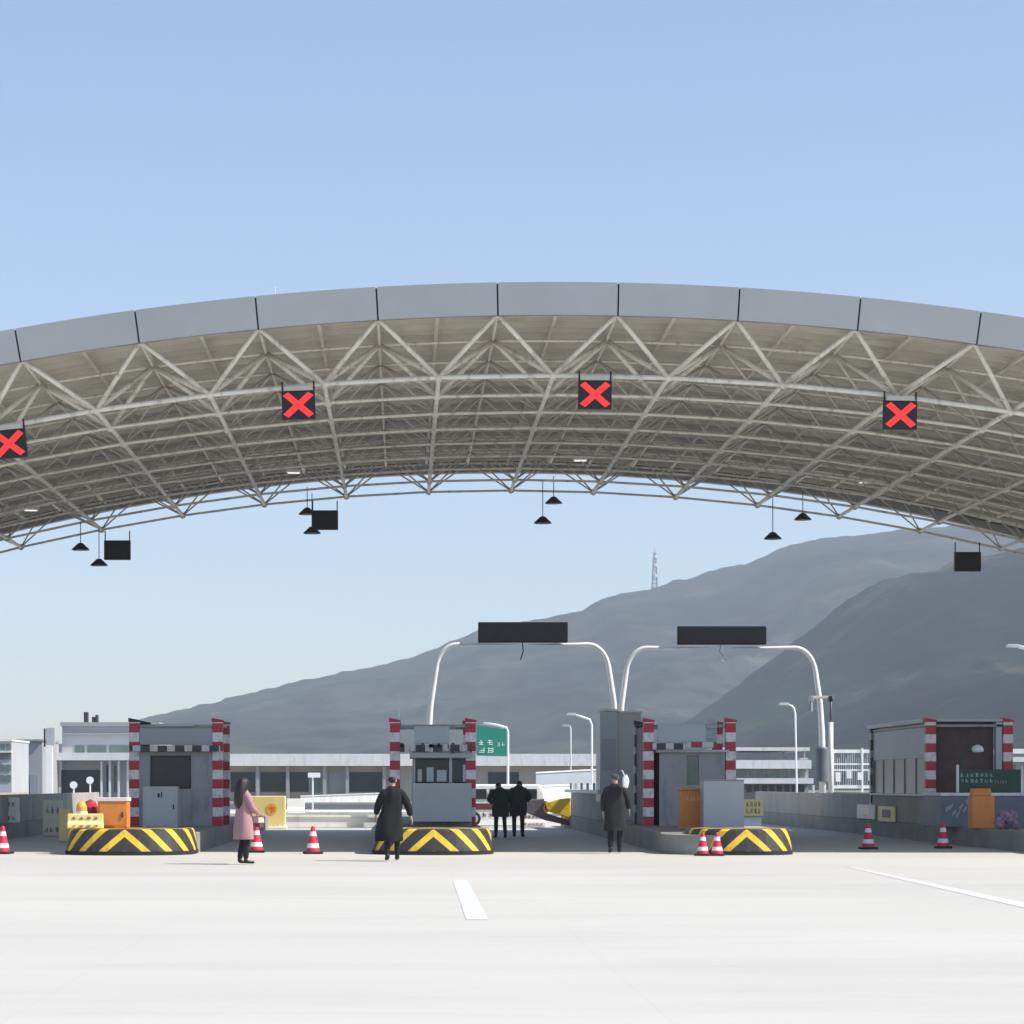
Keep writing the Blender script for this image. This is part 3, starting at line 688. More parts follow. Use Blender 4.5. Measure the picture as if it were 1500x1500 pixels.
# white strip rail on the island wall
wr = thing('wall_top_rail', (6.1, 82, 1.28), 'white rail and panel on top of the third island wall behind the charcoal coat', 'rail')
box('rail', M['white'], wr, 5.95, 6.3, 77.2, 93, 1.283, 1.40)
for i in range(6): box('bracket', M['cabinet'], wr, 6.08, 6.16, 78+i*2.8, 78.1+i*2.8, 1.403, 1.62)

# ------------------------------------------------------------------ cones
def cone():
    r = thing('traffic_cone', (0,0,0), 'x', 'traffic cone', 'red and white traffic cones')
    MB().prism([(-.2,-.2),(.2,-.2),(.2,.2),(-.2,.2)], 0, .05, 'z').build('base', M['darkbase'], r, bevel=.015)
    MB().lathe([(.16,.052),(.155,.09),(.045,.60),(.03,.63),(.01,.63)], (0,0,0), 20).build('cone_body', M['cone'], r, smooth=False)
    return r
cn = cone()
for i, (px, pb, lb) in enumerate(((2,1252,'traffic cone cut by the left edge of the photo'),(375,1250,'traffic cone half hidden behind the boots of the woman in pink'),
    (458,1252,'traffic cone standing alone in the lane between woman and black coat'),(1031,1245,'left traffic cone of the two before the third island nose'),
    (1052,1245,'right traffic cone of the two before the third island nose'),(1274,1245,'left cone of the two in the rightmost lane'),(1384,1244,'right cone of the two in the rightmost lane'))):
    o = cn if i == 0 else copy_tree(cn)
    d = CH*F/(pb-PY-1)
    if 1000 < px < 1100: d = 56.0
    place(o, (fx(px,d), d+.2, 0.001), lb, rz=random.uniform(-.3,.3))
    if 1000 < px < 1100: o.scale = (.86,.86,.82)

# ------------------------------------------------------------------ gantries with dark message boards
def gantry(name, xl, xr, d, zt, lean, sx0, sx1, sz0, sz1, label):
    r = thing('sign_gantry', ((xl+xr)/2, d, 0), label, 'sign gantry', 'white tubular gantries with dark message boards')
    def side(x, s):
        pts = [(x,d,.47),(x,d,2.2),(x+s*.03,d,3.5),(x+s*lean*.35,d,4.5),(x+s*lean,d,zt-.85)]
        for t in range(1,8):
            u = t/7*math.pi/2
            pts.append((x+s*(lean+.14*t/7+.6*(1-math.cos(u))), d, zt-.85+.85*math.sin(u)))
        return pts
    L_ = side(xl,1); R_ = side(xr,-1)
    for P in (L_, R_):
        P2 = P+[((xl+xr)/2, d, zt)]
        rad = [.13-.05*min(1,i/5) for i in range(len(P2))]
        MB().tube(P2, rad, 14).build('bent_pole', M['whitepole'], r, smooth=True)
        MB().lathe([(.2,0),(.2,.06),(.14,.08),(.14,.3)], (P[0][0],d,.47), 14).build('base_flange', M['bluegrey'], r)
    sg = box('message_board', M['black'], r, sx0, sx1, d-.32, d-.09, sz0, sz1, .02)
    box('display', M['led'], sg, sx0+.06, sx1-.06, d-.335, d-.322, sz0+.06, sz1-.06, 0)
    return r
dg = 91.5
g1 = gantry('a', fx(627,dg), fx(904,dg), dg, fz(944,dg), .30, fx(700,dg), fx(831,dg), fz(942,dg), fz(912,dg), 'white gantry whose black message board hangs over the lane with the stooping people')
g2 = gantry('b', fx(907,dg), fx(1205,dg), dg, fz(949,dg), .26, fx(991,dg), fx(1121,dg), fz(945,dg), fz(918,dg), 'white gantry with a black message board over the third booth, right of the other gantry')
MB().tube([(fx(765,dg),dg-.2,fz(942,dg)),(fx(766,dg),dg-.22,fz(954,dg)),(fx(762,dg),dg-.2,fz(967,dg))], .025, 6).build('loose_cable', M['black'], g1)
MB().tube([(fx(1055,dg),dg-.2,fz(945,dg)),(fx(1053,dg),dg-.22,fz(955,dg)),(fx(1058,dg),dg-.2,fz(962,dg)),(fx(1055,dg),dg-.2,fz(967,dg)),(fx(1060,dg),dg-.2,fz(970,dg))], .02, 6).build('loose_cable', M['grey'], g1 if False else g2)
MB().lathe([(.24,0),(.24,1.2),(.2,1.25)], (fx(1204,dg),dg,fz(1145,dg)), 18).build('pole_sleeve', M['bluegrey'], g2, smooth=False)
MB().lathe([(.2,0),(.2,1.5),(.17,1.55)], (fx(903,dg),dg,fz(1150,dg)), 18).build('pole_sleeve', M['bluegrey'], g1, smooth=False)
# camera mast beside it
dm = 89
cm = thing('camera_mast', (fx(1217,dm),dm,.47), 'thin white mast with a bracket of cameras right of the second gantry', 'camera mast')
MB().tube([(fx(1217,dm),dm,.473),(fx(1217,dm),dm,fz(1058,dm))], .085, 10).build('lower_post', M['whitepole'], cm, smooth=True)
MB().tube([(fx(1217,dm),dm,fz(1058,dm)),(fx(1217,dm),dm,fz(1020,dm))], .04, 8).build('mast', M['bluegrey'], cm, smooth=True)
box('arm', M['white'], cm, fx(1186,dm), fx(1220,dm), dm-.05, dm+.05, fz(1023.5,dm), fz(1019.5,dm))
for px in (1187,1215): box('camera', M['cabinet'] if px < 1200 else M['black'], cm, fx(px-2.5,dm), fx(px+2.5,dm), dm-.35, dm-.06, fz(1028,dm), fz(1020,dm))
for px in (1188,): MB().tube([(fx(px,dm),dm,fz(1024,dm)),(fx(px,dm),dm,fz(1042,dm))], .06, 6).build('hanging_unit', M['lightpanel'], cm)

# ------------------------------------------------------------------ street lamps, road sign beyond
def street_lamp(pxs, d, label, r=.06, head=1):
    pts = [(fx(px,d),d,fz(py,d)) for px, py in pxs]
    t = thing('street_lamp', (pts[0][0],d,0), label, 'street lamp', 'street lamps beyond the toll plaza')
    pts = [(pts[0][0],d,0)]+pts
    MB().tube(pts, r, 8).build('pole', M['whitepole'], t, smooth=True)
    e = Vector(pts[-1]); f_ = Vector(pts[-2]); s = 1 if e.x > f_.x else -1
    MB().prism([(e.x-.05*s,e.z-.05),(e.x+.55*s,e.z-.03),(e.x+.5*s,e.z+.1),(e.x,e.z+.1)], d-.12, d+.12).build('lamp_head', M['cabinet'], t, bevel=.02)
    return t
street_lamp([(867,1160),(867,1062),(864,1054),(850,1049),(843,1047)], 150, 'street lamp with its arm to the left between the centre and third booths')
street_lamp([(1167,1150),(1165,1045),(1163,1037),(1160,1034),(1155,1032)], 140, 'thin street lamp seen under the second gantry against a pale mound', .05)
street_lamp([(1535,1150),(1530,990),(1520,958),(1505,950),(1492,947)], 110, 'street lamp whose head pokes in at the right edge of the photo', .08)
street_lamp([(1062,1150),(1062,1010)][:0] or [(836,1160),(836,1068),(835,1064)], 170, 'plain pole lamp left of the arm lamp, between the centre and third booths', .05)
ds = 140
rs = thing('road_sign', (fx(744,ds),ds,0), 'green road sign with white characters on a bent white pole right of the centre booth', 'road sign')
MB().tube([(fx(px,ds),ds,fz(py,ds)) for px, py in ((744,1190),(744,1140),(744,1072),(742,1066),(728,1062),(708,1059))], .07, 8).build('pole', M['whitepole'], rs, smooth=True)
MB().prism([(fx(698,ds),fz(1107,ds)),(fx(742,ds),fz(1108,ds)),(fx(742,ds),fz(1069,ds)),(fx(698,ds),fz(1062,ds))], ds-.1, ds-.05).build('sign_panel', M['green'], rs)
mb = MB(); glyphs(mb, fx(699,ds), fx(725,ds), ds-.101, fz(1105,ds), fz(1082,ds), 2, 2, .02); glyphs(mb, fx(727,ds), fx(740,ds), ds-.101, fz(1095,ds), fz(1086,ds), 2, 1, .02)
mb.build('writing', M['white'], rs)

# ------------------------------------------------------------------ buildings beyond
def P(px,d): return fx(px,d)
def bbox(name, m, parent, px0, px1, py0, py1, d, dep, out=0, **k):
    z1 = fz(py0,d); z0 = max(0.0, fz(py1,d)) if py1 is not None else 0.0
    return box(name, m, parent, fx(px0,d), fx(px1,d), d-out, d-out+dep, z0, z1, 0)
d = 230
A = thing('service_building', (fx(600,d),d+6,0), 'long low building with a bright white roof slab behind the centre booth', 'building')
bbox('wall', M['beige'], A, 318, 880, 1122, None, d, 12)
bbox('roof', M['white'], A, 312, 884, 1104.5, 1122, d, 14, 1.2)
for px0, px1, m_ in ((338,374,'dkglass'),(382,420,'dkglass'),(424,452,'dkglass'),(456,470,'tglass'),(482,506,'beige'),(512,560,'dkglass'),(715,760,'dkglass'),(846,876,'dkglass')):
    w = bbox('window', M[m_] if m_ != 'beige' else M['bwall2'], A, px0, px1, 1131, 1160, d, .2, .08)
for px in (378,422,476,509,563): bbox('pillar', M['bwall2'], A, px-2.5, px+2.5, 1123, None, d, .5, .9)
d = 200
B = thing('office_building', (fx(160,d),d+5,0), 'two storey grey office block with green windows behind the left booth', 'building')
bbox('wall', M['bwall'], B, 91, 232, 1064, None, d, 12)
bbox('roof', M['bwall2'], B, 89, 234, 1058, 1063.9, d, 12.6, .3)
bbox('ledge', M['bwall2'], B, 91, 232, 1074, 1076, d, .3, .25)
bbox('balcony_slab', M['white'], B, 88, 236, 1103, 1114, d, 3, 2)
for px0, px1 in ((110,124),(128,156),(160,190),(194,226)): 
    w = bbox('window', M['tglass'], B, px0, px1, 1092, 1102.5, d, .2, .06)
bbox('entrance', M['dkglass'], B, 90, 150, 1128, 1162, d, .3, .12)
for px in (152,164,177,190): bbox('pillar', M['white'], B, px-1.4, px+1.4, 1114.5, None, d, .4, 1.6)
bbox('window', M['dkglass'], B, 156, 161, 1120, 1160, d, .2, .07); bbox('window', M['tglass'], B, 167, 174, 1122, 1160, d, .2, .07)
for px0, px1, py in ((118,123,1042),(130,133,1049),(135,138,1046)): bbox('chimney', M['darkgap'], B, px0, px1, py, 1057.9, d, 1, -2)
d = 190
C_ = thing('grey_block', (fx(45,d),d+4,0), 'plain grey block of a building at the far left with a flat roof', 'building')
bbox('wall', M['bwall2'], C_, 19, 62, 1086, None, d, 9)
bbox('roof', M['grey'], C_, 17.5, 63.5, 1083, 1085.9, d, 9.5, .25)
w = bbox('window', M['tglass'], C_, 22, 32, 1105, 1120, d, .2, .06); bbox('canopy', M['lightpanel'], C_, 20, 35, 1101, 1103.5, d, 1, .9)
bbox('door', M['greyblue'], C_, 44, 56, 1135, None, d, .2, .06)
d = 176
D_ = thing('glass_annex', (fx(5,d),d+3,0), 'pale greenish glazed annex cut by the left edge of the photo', 'building')
bbox('wall', M['bwall'], D_, -60, 17, 1086, None, d, 8)
bbox('roof', M['white'], D_, -61, 18, 1083, 1085.9, d, 8.4, .2)
for py in (1090,1103,1120,1135):
    for px in (-12,0,9): bbox('window', M['tglass'], D_, px, px+7, py, py+9, d, .2, .06)
bbox('fascia_board', M['white'], D_, -61, 18, 1100, 1102.5, d, .6, .5)
wp = thing('white_pillar_mast', (fx(72,105),105,0), 'stout white square pillar with a thin dark pipe on top, left of the office block', 'pillar')
d = 105
box('shaft', M['whitepole'], wp, fx(66.5,d), fx(76.5,d), d, d+.28, 0, fz(1092,d)); box('upper_shaft', M['lightpanel'], wp, fx(67.5,d), fx(80,d), d+.05, d+.25, fz(1092,d)+.002, fz(1066,d))
MB().tube([(fx(65.5,d),d,fz(1094,d)),(fx(65.5,d),d,fz(1067,d))], .04, 8).build('pipe', M['black'], wp)
# banded building at right
d = 185
E = thing('banded_building', (fx(1130,d),d+5,0), 'low building with three white bands behind the third booth and lamp', 'building')
bbox('wall', M['bwall2'], E, 1060, 1184, 1110, None, d, 9)
bbox('roof', M['white'], E, 1056, 1183, 1095, 1100, d, 11, 1)
for px in (1080,1115,1150,1180): bbox('roof_post', M['lightpanel'], E, px-1, px+1, 1100.2, 1109.8, d, .3, -.5)
bbox('band', M['white'], E, 1062, 1185, 1113.5, 1126, d, 1.2, 1.1)
bbox('band', M['white'], E, 1075, 1187, 1140, 1148, d, 1.6, 1.5)
for i in range(9): bbox('window', M['tglass'], E, 1072+i*12.3, 1081+i*12.3, 1128, 1138, d, .2, .08)
for i in range(10): bbox('window', M['dkglass'], E, 1072+i*11, 1079+i*11, 1150, 1160, d, .2, .08)
bbox('mast', M['whitepole'], E, 1187, 1190, 1150, None, d, .3, 1)
d = 240
G = thing('distant_hall', (fx(1520,d),d+5,0), 'white banded hall beyond the right hand booth at the photo edge', 'building')
bbox('wall', M['bwall2'], G, 1472, 1600, 1104, None, d, 9)
bbox('roof', M['white'], G, 1468, 1604, 1097, 1103.9, d, 10, .6)
bbox('band', M['white'], G, 1470, 1602, 1109, 1116, d, 1, .9)
for i in range(6): bbox('window', M['tglass'], G, 1478+i*18, 1488+i*18, 1120, 1130, d, .2, .06)
# white fence by the right lane
d = 118
fc = thing('white_fence', (fx(1250,d),d,0), 'white railing fence with close bars left of the long shelter', 'fence')
for py0, py1 in ((1098,1103),(1118,1120.5),(1127,1129),(1150,1155)): bbox('rail', M['white'], fc, 1219, 1420, py0, py1, d, .12)
mb = MB()
for i in range(64):
    px = 1220+i*3.15; h = random.choice((1104,1106,1110)); w_ = random.uniform(.5,1.1)
    mb.box(fx(px,d), fx(px+w_,d), d+.02, d+.10, fz(1150,d), fz(h,d))
mb.build('bars', M['lightpanel'], fc)
for px in (1219,1262,1305,1350,1400): bbox('fence_post', M['whitepole'], fc, px, px+2.5, 1096, None, d, .2, .05)
for i in range(12):
    px = 1224+i*16; box('plate', M['white'], fc, fx(px,d), fx(px+7,d), d-.06, d-.02, fz(random.uniform(1140,1146),d), fz(random.uniform(1128,1134),d), 0)
for px, py, lb in ((132,1143,'round white sign before the dark entrance of the office block'),(108,1150,'lower round white sign left of the other before the office entrance')):
    q = thing('round_sign', (fx(px,150),150,0), lb, 'sign')
    MB().tube([(fx(px,150),150,0),(fx(px,150),150,fz(py,150))], .05, 6).build('post', M['whitepole'], q)
    MB().prism([(fx(px,150)+.22*math.cos(t*math.pi/10), fz(py,150)+.22*math.sin(t*math.pi/10)) for t in range(20)], 149.88, 149.94).build('disc', M['white'], q)
d = 150
sn = thing('small_sign', (fx(459,d),d,0), 'small white sign on a white post in front of the long low building', 'sign')
box('post', M['whitepole'], sn, fx(457,d), fx(459.5,d), d, d+.1, 0, fz(1137,d), 0); box('panel', M['white'], sn, fx(451,d), fx(469,d), d-.06, d-.003, fz(1139,d), fz(1132,d), .01)
# ------------------------------------------------------------------ hills
def interp(tab, x):
    if x <= tab[0][0]: return tab[0][1]
    for (a,ya),(b_,yb_) in zip(tab, tab[1:]):
        if x <= b_:
            t = (x-a)/(b_-a); return ya+(yb_-ya)*t
    return tab[-1][1]
from mathutils import noise as mn
def hills(name, prof, D, y0, y1, x0, x1, m, nx, ny, amp, seed):
    mb = MB(); vs = []; k = F/D
    for i in range(nx):
        x = x0+(x1-x0)*i/(nx-1)
        H = CH+(PY-interp(prof, PX+x*k))/k
        for j in range(ny):
            y = y0+(y1-y0)*j/(ny-1)
            t = (y-y0)/(D-y0) if y <= D else 1-(y-D)/(y1-D)*1.0
            sh = t**1.35 if y <= D else max(0,t)**.8
            sh = sh*sh*(3-2*sh)*.35+sh*.65
            n1 = mn.fractal(Vector((x*.0035+seed, y*.0035, 0)), 1.0, 2.1, 5)
            rid = 1-abs(mn.noise(Vector((x*.006+seed, y*.0025, 3))))*2
            e = math.sin(math.pi*min(1,max(0,t)))
            n3 = mn.noise(Vector((x*.06, y*.05, 1)))*1.8+mn.noise(Vector((x*.13, y*.1, 5)))
            z = H*sh + amp*min(1,max(0,H)/220)*(n1*.9*(1-.75*t**4)+(rid-.5)*1.1*(1-.6*t**4))*e + n3*1.4*min(1,t*3)*min(1,max(0,H)/60)
            vs.append((x, y, max(z, -3) if H > 3 else min(z,-2)))
    mb.grid(vs, nx, ny)
    o = mb.build(name, m, smooth=True); return tag(o, kind='structure')
far = [(-400,1160),(-60,1150),(20,1126),(90,1100),(150,1074),(190,1061),(227,1050),(260,1042),(300,1033),(350,1020),(420,1002),(500,985),(560,974),(600,963),(640,948),(670,935),(700,924),(760,911),(800,904),(858,893),(868,882),(895,873),(960,859),(1010,846),(1050,833),(1100,822),(1150,800),(1200,788),(1270,782),(1330,774),(1400,768),(1500,772),(1600,790),(1800,850),(2200,1000),(2600,1160)]
hills('hills', far, 2400, 1250, 3300, -900, 1500, M['hill'], 420, 120, 34, 3.1)
near = [(600,1175),(760,1154),(860,1128),(940,1094),(1010,1056),(1070,1018),(1120,976),(1170,938),(1205,908),(1240,880),(1290,853),(1350,838),(1400,824),(1460,808),(1520,795),(1620,780),(1800,800),(2300,960),(2700,1160)]
hills('hills', near, 1450, 620, 2050, -40, 900, M['hill2'], 320, 110, 20, 9.7)
# lattice mast on the ridge
d = 2400; cx = fx(959,d); zb = fz(861,d)-4; zt = fz(805,d)
pm = thing('lattice_mast', (cx,d,zb), 'thin lattice mast on the mountain ridge left of the second message board', 'mast')
mb = MB()
def hw(t): return 2.6*(1-t)+.9*t
for sx in (-1,1):
    for sy in (-1,1): mb.tube([(cx+sx*hw(0),d+sy*hw(0),zb),(cx+sx*hw(1),d+sy*hw(1),zt-3)], .5, 4)
for i in range(9):
    t0, t1 = i/9, (i+1)/9; z0 = zb+(zt-3-zb)*t0; z1 = zb+(zt-3-zb)*t1
    for s in (-1,1):
        mb.tube([(cx-s*hw(t0),d-hw(t0),z0),(cx+s*hw(t1),d-hw(t1),z1)], .26, 4)
        mb.tube([(cx-hw(t1),d+s*hw(t1),z1),(cx+hw(t1),d+s*hw(t1),z1)], .26, 4)
mb.build('lattice', M['bluegrey'], pm)
MB().tube([(cx,d,zt-3),(cx,d,zt+2)], .3, 4).build('spike', M['lightpanel'], pm)
for t in (.35,.6,.8): MB().lathe([(1.8,0),(1.8,2.4),(.2,1.7)], (cx,d-3,zb+(zt-zb)*t), 8).build('dish', M['white'], pm)
# small houses on the lower slope
hs = [(1068,999,1250,9),(1084,993,1300,12),(1098,1002,1240,7)]
for i, (px, py, d, w_) in enumerate(hs):
    pass

# ------------------------------------------------------------------ people
def skin_mesh(name, verts, edges, m, parent, sub=1):
    """verts: name -> (pos, radius); grows a continuous surface over the joints"""
    keys = list(verts); me = bpy.data.meshes.new(name)
    me.from_pydata([verts[k][0] for k in keys], [(keys.index(a), keys.index(b_)) for a, b_ in edges], [])
    o = bpy.data.objects.new(name, me); COL.objects.link(o)
    md = o.modifiers.new('skin', 'SKIN'); md.use_smooth_shade = True
    sd = o.modifiers.new('sub', 'SUBSURF'); sd.levels = sub; sd.render_levels = sub
    for i, k in enumerate(keys):
        r = verts[k][1]; r = (r, r) if not isinstance(r, tuple) else r
        me.skin_vertices[0].data[i].radius = r; me.skin_vertices[0].data[i].use_root = (k == 'pelvis' or (i == 0 and 'pelvis' not in keys))
    dg_ = bpy.context.evaluated_depsgraph_get(); ev = o.evaluated_get(dg_)
    m2 = bpy.data.meshes.new_from_object(ev); m2.name = name
    o.modifiers.clear(); o.data = m2; bpy.data.meshes.remove(me)
    m2.materials.clear(); m2.materials.append(m)
    m2.polygons.foreach_set('use_smooth', [True]*len(m2.polygons))
    o.parent = parent; WL[o.name] = WL[parent.name].copy()
    return o
def loft(rings, n=26, fold=0.0, seed=0, cap=True):
    """rings: (centre, rx, rd, tilt) - tilt leans the ring plane forward (about X)"""
    mb = MB(); v = []
    for q, (c, rx, rd, tilt) in enumerate(rings):
        for j in range(n):
            a = 2*math.pi*j/n
            fo = 1+fold*(q/len(rings))*math.sin(a*7+seed)+fold*.5*math.sin(a*4+q*.9+seed)
            x = math.copysign(abs(math.cos(a))**.85, math.cos(a))*rx*fo; y = math.copysign(abs(math.sin(a))**.85, math.sin(a))*rd*fo
            v.append((c[0]+x, c[1]+y*math.cos(tilt), c[2]-y*math.sin(tilt)))
    k = len(rings)
    f = [(i*n+j, i*n+(j+1)%n, (i+1)*n+(j+1)%n, (i+1)*n+j) for i in range(k-1) for j in range(n)]
    f += [tuple(range(n-1,-1,-1)), tuple((k-1)*n+j for j in range(n))]
    return mb.add(v, f)
def hand(verts, edges, wrist, side, p, dirv=(0,.02,-1), s=1.0):
    """palm, four fingers of unequal length slightly curled, thumb from the side of the palm"""
    w = Vector(p); dv = Vector(dirv).normalized(); fwd = Vector((0,1,0)); fwd = (fwd-dv*fwd.dot(dv)).normalized(); inn = Vector((-side,0,0))
    pm_ = w+dv*.05*s; k = f'palm{side}'
    verts[k] = (pm_, (.020*s,.036*s)); edges.append((wrist, k))
    for i, (off, ln) in enumerate(((.030,.072),(.010,.082),(-.010,.076),(-.029,.060))):
        b0 = w+dv*.092*s+fwd*off*s; b1 = b0+dv*ln*.5*s+inn*.006*s; b2 = b1+dv*ln*.45*s+inn*.022*s
        for q, (pt, r) in enumerate(((b0,.010),(b1,.0088),(b2,.0075))): verts[f'f{side}{i}{q}'] = (pt, r*s)
        edges.extend([(k, f'f{side}{i}0'),(f'f{side}{i}0', f'f{side}{i}1'),(f'f{side}{i}1', f'f{side}{i}2')])
    t0 = w+dv*.035*s+fwd*.040*s; t1 = t0+dv*.035*s+fwd*.015*s+inn*.012*s
    verts[f't{side}0'] = (t0,.011*s); verts[f't{side}1'] = (t1,.009*s); edges.extend([(k, f't{side}0'),(f't{side}0', f't{side}1')])
def person(label, loc, rz, H, pose, cl, group=None):
    """figure faces +Y locally. pose: dict of joint offsets in units of a 1.72 m body"""
    s = H/1.72
    r = thing('person', (0,0,0), label, 'person', group)
    J = dict(pelvis=(0,0,.95), belly=(0,0,1.08), chest=(0,0,1.28), neckb=(0,.0,1.44), neck=(0,.01,1.50), jaw=(0,.03,1.56), skull=(0,.015,1.635), crown=(0,.0,1.69))
    for sd in (-1,1):
        J.update({f'hip{sd}':(sd*.09,0,.90), f'knee{sd}':(sd*.10,.02,.50), f'ankle{sd}':(sd*.10,0,.09), f'toe{sd}':(sd*.11,.16,.04), f'heel{sd}':(sd*.10,-.05,.04),
                  f'sh{sd}':(sd*.18,0,1.40), f'elb{sd}':(sd*.24,-.01,1.12), f'wr{sd}':(sd*.25,.06,.87)})
    J.update(pose)
    J = {k: Vector(v)*s for k, v in J.items()}
    R = dict(pelvis=.13, belly=.115, chest=.13, neckb=.07, neck=.052, jaw=.058, skull=.085, crown=.062)
    V = {k: (J[k], R[k]*s) for k in R}
    E = [('pelvis','belly'),('belly','chest'),('chest','neckb'),('neckb','neck'),('neck','jaw'),('jaw','skull'),('skull','crown')]
    hd = (J['crown']-J['neck']).normalized(); 
    fw = Vector((0,1,0)); fw = (fw-hd*fw.dot(hd)).normalized()
    if 'look' in pose:
        fw = (Vector(pose['look'])-hd*Vector(pose['look']).dot(hd)).normalized()
    V['nose'] = (J['skull']+fw*.102*s-hd*.03*s, .014*s); E.append(('skull','nose'))
    V['chin'] = (J['jaw']+fw*.05*s-hd*.01*s, .024*s); E.append(('jaw','chin'))
    sdv = hd.cross(fw).normalized()
    for q, sg in (('earl',1),('earr',-1)): V[q] = (J['skull']+sdv*sg*.088*s-hd*.02*s, .016*s); E.append(('skull',q))
    for sd in (-1,1):
        for k, rr in ((f'hip{sd}',.09),(f'knee{sd}',.055),(f'ankle{sd}',.038),(f'toe{sd}',.028),(f'sh{sd}',.055),(f'elb{sd}',.040),(f'wr{sd}',.026)): V[k] = (J[k], rr*s)
        E += [('pelvis',f'hip{sd}'),(f'hip{sd}',f'knee{sd}'),(f'knee{sd}',f'ankle{sd}'),(f'ankle{sd}',f'toe{sd}'),('chest',f'sh{sd}'),(f'sh{sd}',f'elb{sd}'),(f'elb{sd}',f'wr{sd}')]
        hand(V, E, f'wr{sd}', sd, J[f'wr{sd}'], (J[f'wr{sd}']-J[f'elb{sd}']), s)
    body = skin_mesh('body', V, E, M['skin'], r, 1)
    for sg in (-1,1):
        MB().lathe([(.002,-.011),(.009,-.006),(.012,0),(.009,.006),(.002,.011)], J['skull']+fw*.083*s+sdv*sg*.032*s+hd*.0, 8).build('eye', M['eye'], r, smooth=True)
    # clothing
    for sd in (-1,1):
        tv = {'a': (J[f'hip{sd}'], .105*s), 'b': (J[f'hip{sd}'].lerp(J[f'knee{sd}'],.5), .085*s), 'c': (J[f'knee{sd}'], .068*s), 'd': (J[f'knee{sd}'].lerp(J[f'ankle{sd}'],.5), .066*s), 'e': (J[f'ankle{sd}'], .058*s)}
        skin_mesh('trouser_leg', tv, [('a','b'),('b','c'),('c','d'),('d','e')], cl['trousers'], r, 1)
        an, to = J[f'ankle{sd}'], J[f'toe{sd}']
        sv = {'a': (an+Vector((0,0,.06*s)), .052*s), 'h': (an+Vector((0,-.01,-.035*s)), .052*s), 'm': (an.lerp(to,.6)+Vector((0,0,-.01)), (.05*s,.036*s)), 't': (to+(to-an).normalized()*.03*s, (.042*s,.028*s))}
        skin_mesh('shoe', sv, [('a','h'),('h','m'),('m','t')], M['shoe'], r, 1)
    rings = [((Vector(c)*s), a*s, b_*s, t) for c, a, b_, t in cl['rings']]
    loft(rings, 28, cl.get('fold',.03), cl.get('seed',0)).build('coat', cl['coat'], r, smooth=True)
    for sd in (-1,1):
        a, e, w_ = J[f'sh{sd}'], J[f'elb{sd}'], J[f'wr{sd}']
        k = cl.get('sleeve',1.0)
        sv = {'z': (a.lerp(J['chest'],.55), .06*s*k), 'a': (a+(a-e).normalized()*.012*s, .086*s*k), 'b': (a.lerp(e,.5), .070*s*k), 'c': (e, .064*s*k), 'd': (e.lerp(w_,.5), .056*s*k), 'e': (w_.lerp(e,.06), .050*s*k)}
        skin_mesh('sleeve', sv, [('z','a'),('a','b'),('b','c'),('c','d'),('d','e')], cl['coat'], r, 1)
    # hair / hat: cap over the skull, open at the face
    hc = J['skull']+hd*.012*s-fw*.014*s
    hv = {'a': (hc-hd*.075*s-fw*.028*s, (.074*s,.066*s)), 'b': (hc+hd*.0, .098*s), 'c': (hc+hd*.062*s-fw*.0, .068*s)}
    skin_mesh('hat' if 'hat' in cl else 'hair', hv, [('a','b'),('b','c')], cl.get('hat', M['hair']), r, 2)
    r['_s'] = s
    place(r, loc, rz=rz); del r['_s']
    return r, J, s
Z0 = .001
# coat ring profile helper: straight standing coat
def coat(hem, flare, sh=.215, wst=.16, cx=0.0, tiltf=0, dep=.13):
    return [((cx,-.01,hem),flare,flare*.72,0),((cx,-.01,hem+.01),flare*1.0,flare*.72,0),((cx,-.01,(hem+.95)/2),flare*.92,flare*.68,0),((cx*.7,-.005,.95),(flare+wst)/2,dep*1.15,0),((0,0,1.12),wst+.02,dep*1.05,0),((0,0,1.28),sh*.93,dep*1.02,0),((0,0,1.39),sh,dep*.9,0),((0,0,1.44),sh*.72,dep*.72,0),((0,.0,1.485),.085,.08,0),((0,.0,1.50),.07,.07,0)]
# woman in a dusty pink coat, three-quarter back view, turned to the right
d = 50.2
pw, J, s = person('woman in a dusty pink coat with long dark hair, holding a small brown bag', (fx(357,d), d, Z0), math.radians(-62), 1.70,
   {'wr1':(.13,.27,1.02),'elb1':(.23,.08,1.12),'wr-1':(-.12,.29,1.04),'elb-1':(-.24,.06,1.12),'knee-1':(-.10,.03,.50),'ankle-1':(-.09,-.05,.09),'toe-1':(-.10,.11,.04)},
   dict(trousers=M['trousers'], coat=M['pinkcoat'], rings=coat(.50,.265,.195,.175), fold=.05, sleeve=1.1))
mb = loft([(Vector((0,-.10,1.12))*s,.09*s,.05*s,0),(Vector((0,-.11,1.22))*s,.15*s,.085*s,0),(Vector((0,-.09,1.40))*s,.16*s,.10*s,0),(Vector((0,-.045,1.55))*s,.135*s,.125*s,0),(Vector((0,-.02,1.65))*s,.125*s,.125*s,0),(Vector((0,-.01,1.71))*s,.095*s,.10*s,0),(Vector((0,-.01,1.75))*s,.03*s,.03*s,0)], 26, .07)
WL[pw.name] = Vector((0,0,0)); mb.build('long_hair', M['hair'], pw, smooth=True); WL[pw.name] = Vector(pw.location)
hb = thing('handbag', (0,0,0), 'small brown handbag with a pale pink flap held by the woman in pink', 'handbag')
MB().prism([(-.14,-.16),(.14,-.16),(.12,.02),(-.12,.02)], -.05, .05).build('body', M['brownbag'], hb, bevel=.02)
MB().prism([(-.13,-.07),(.13,-.07),(.12,.035),(-.12,.035)], -.065, .065).build('flap', M['pinkbag'], hb, bevel=.01)
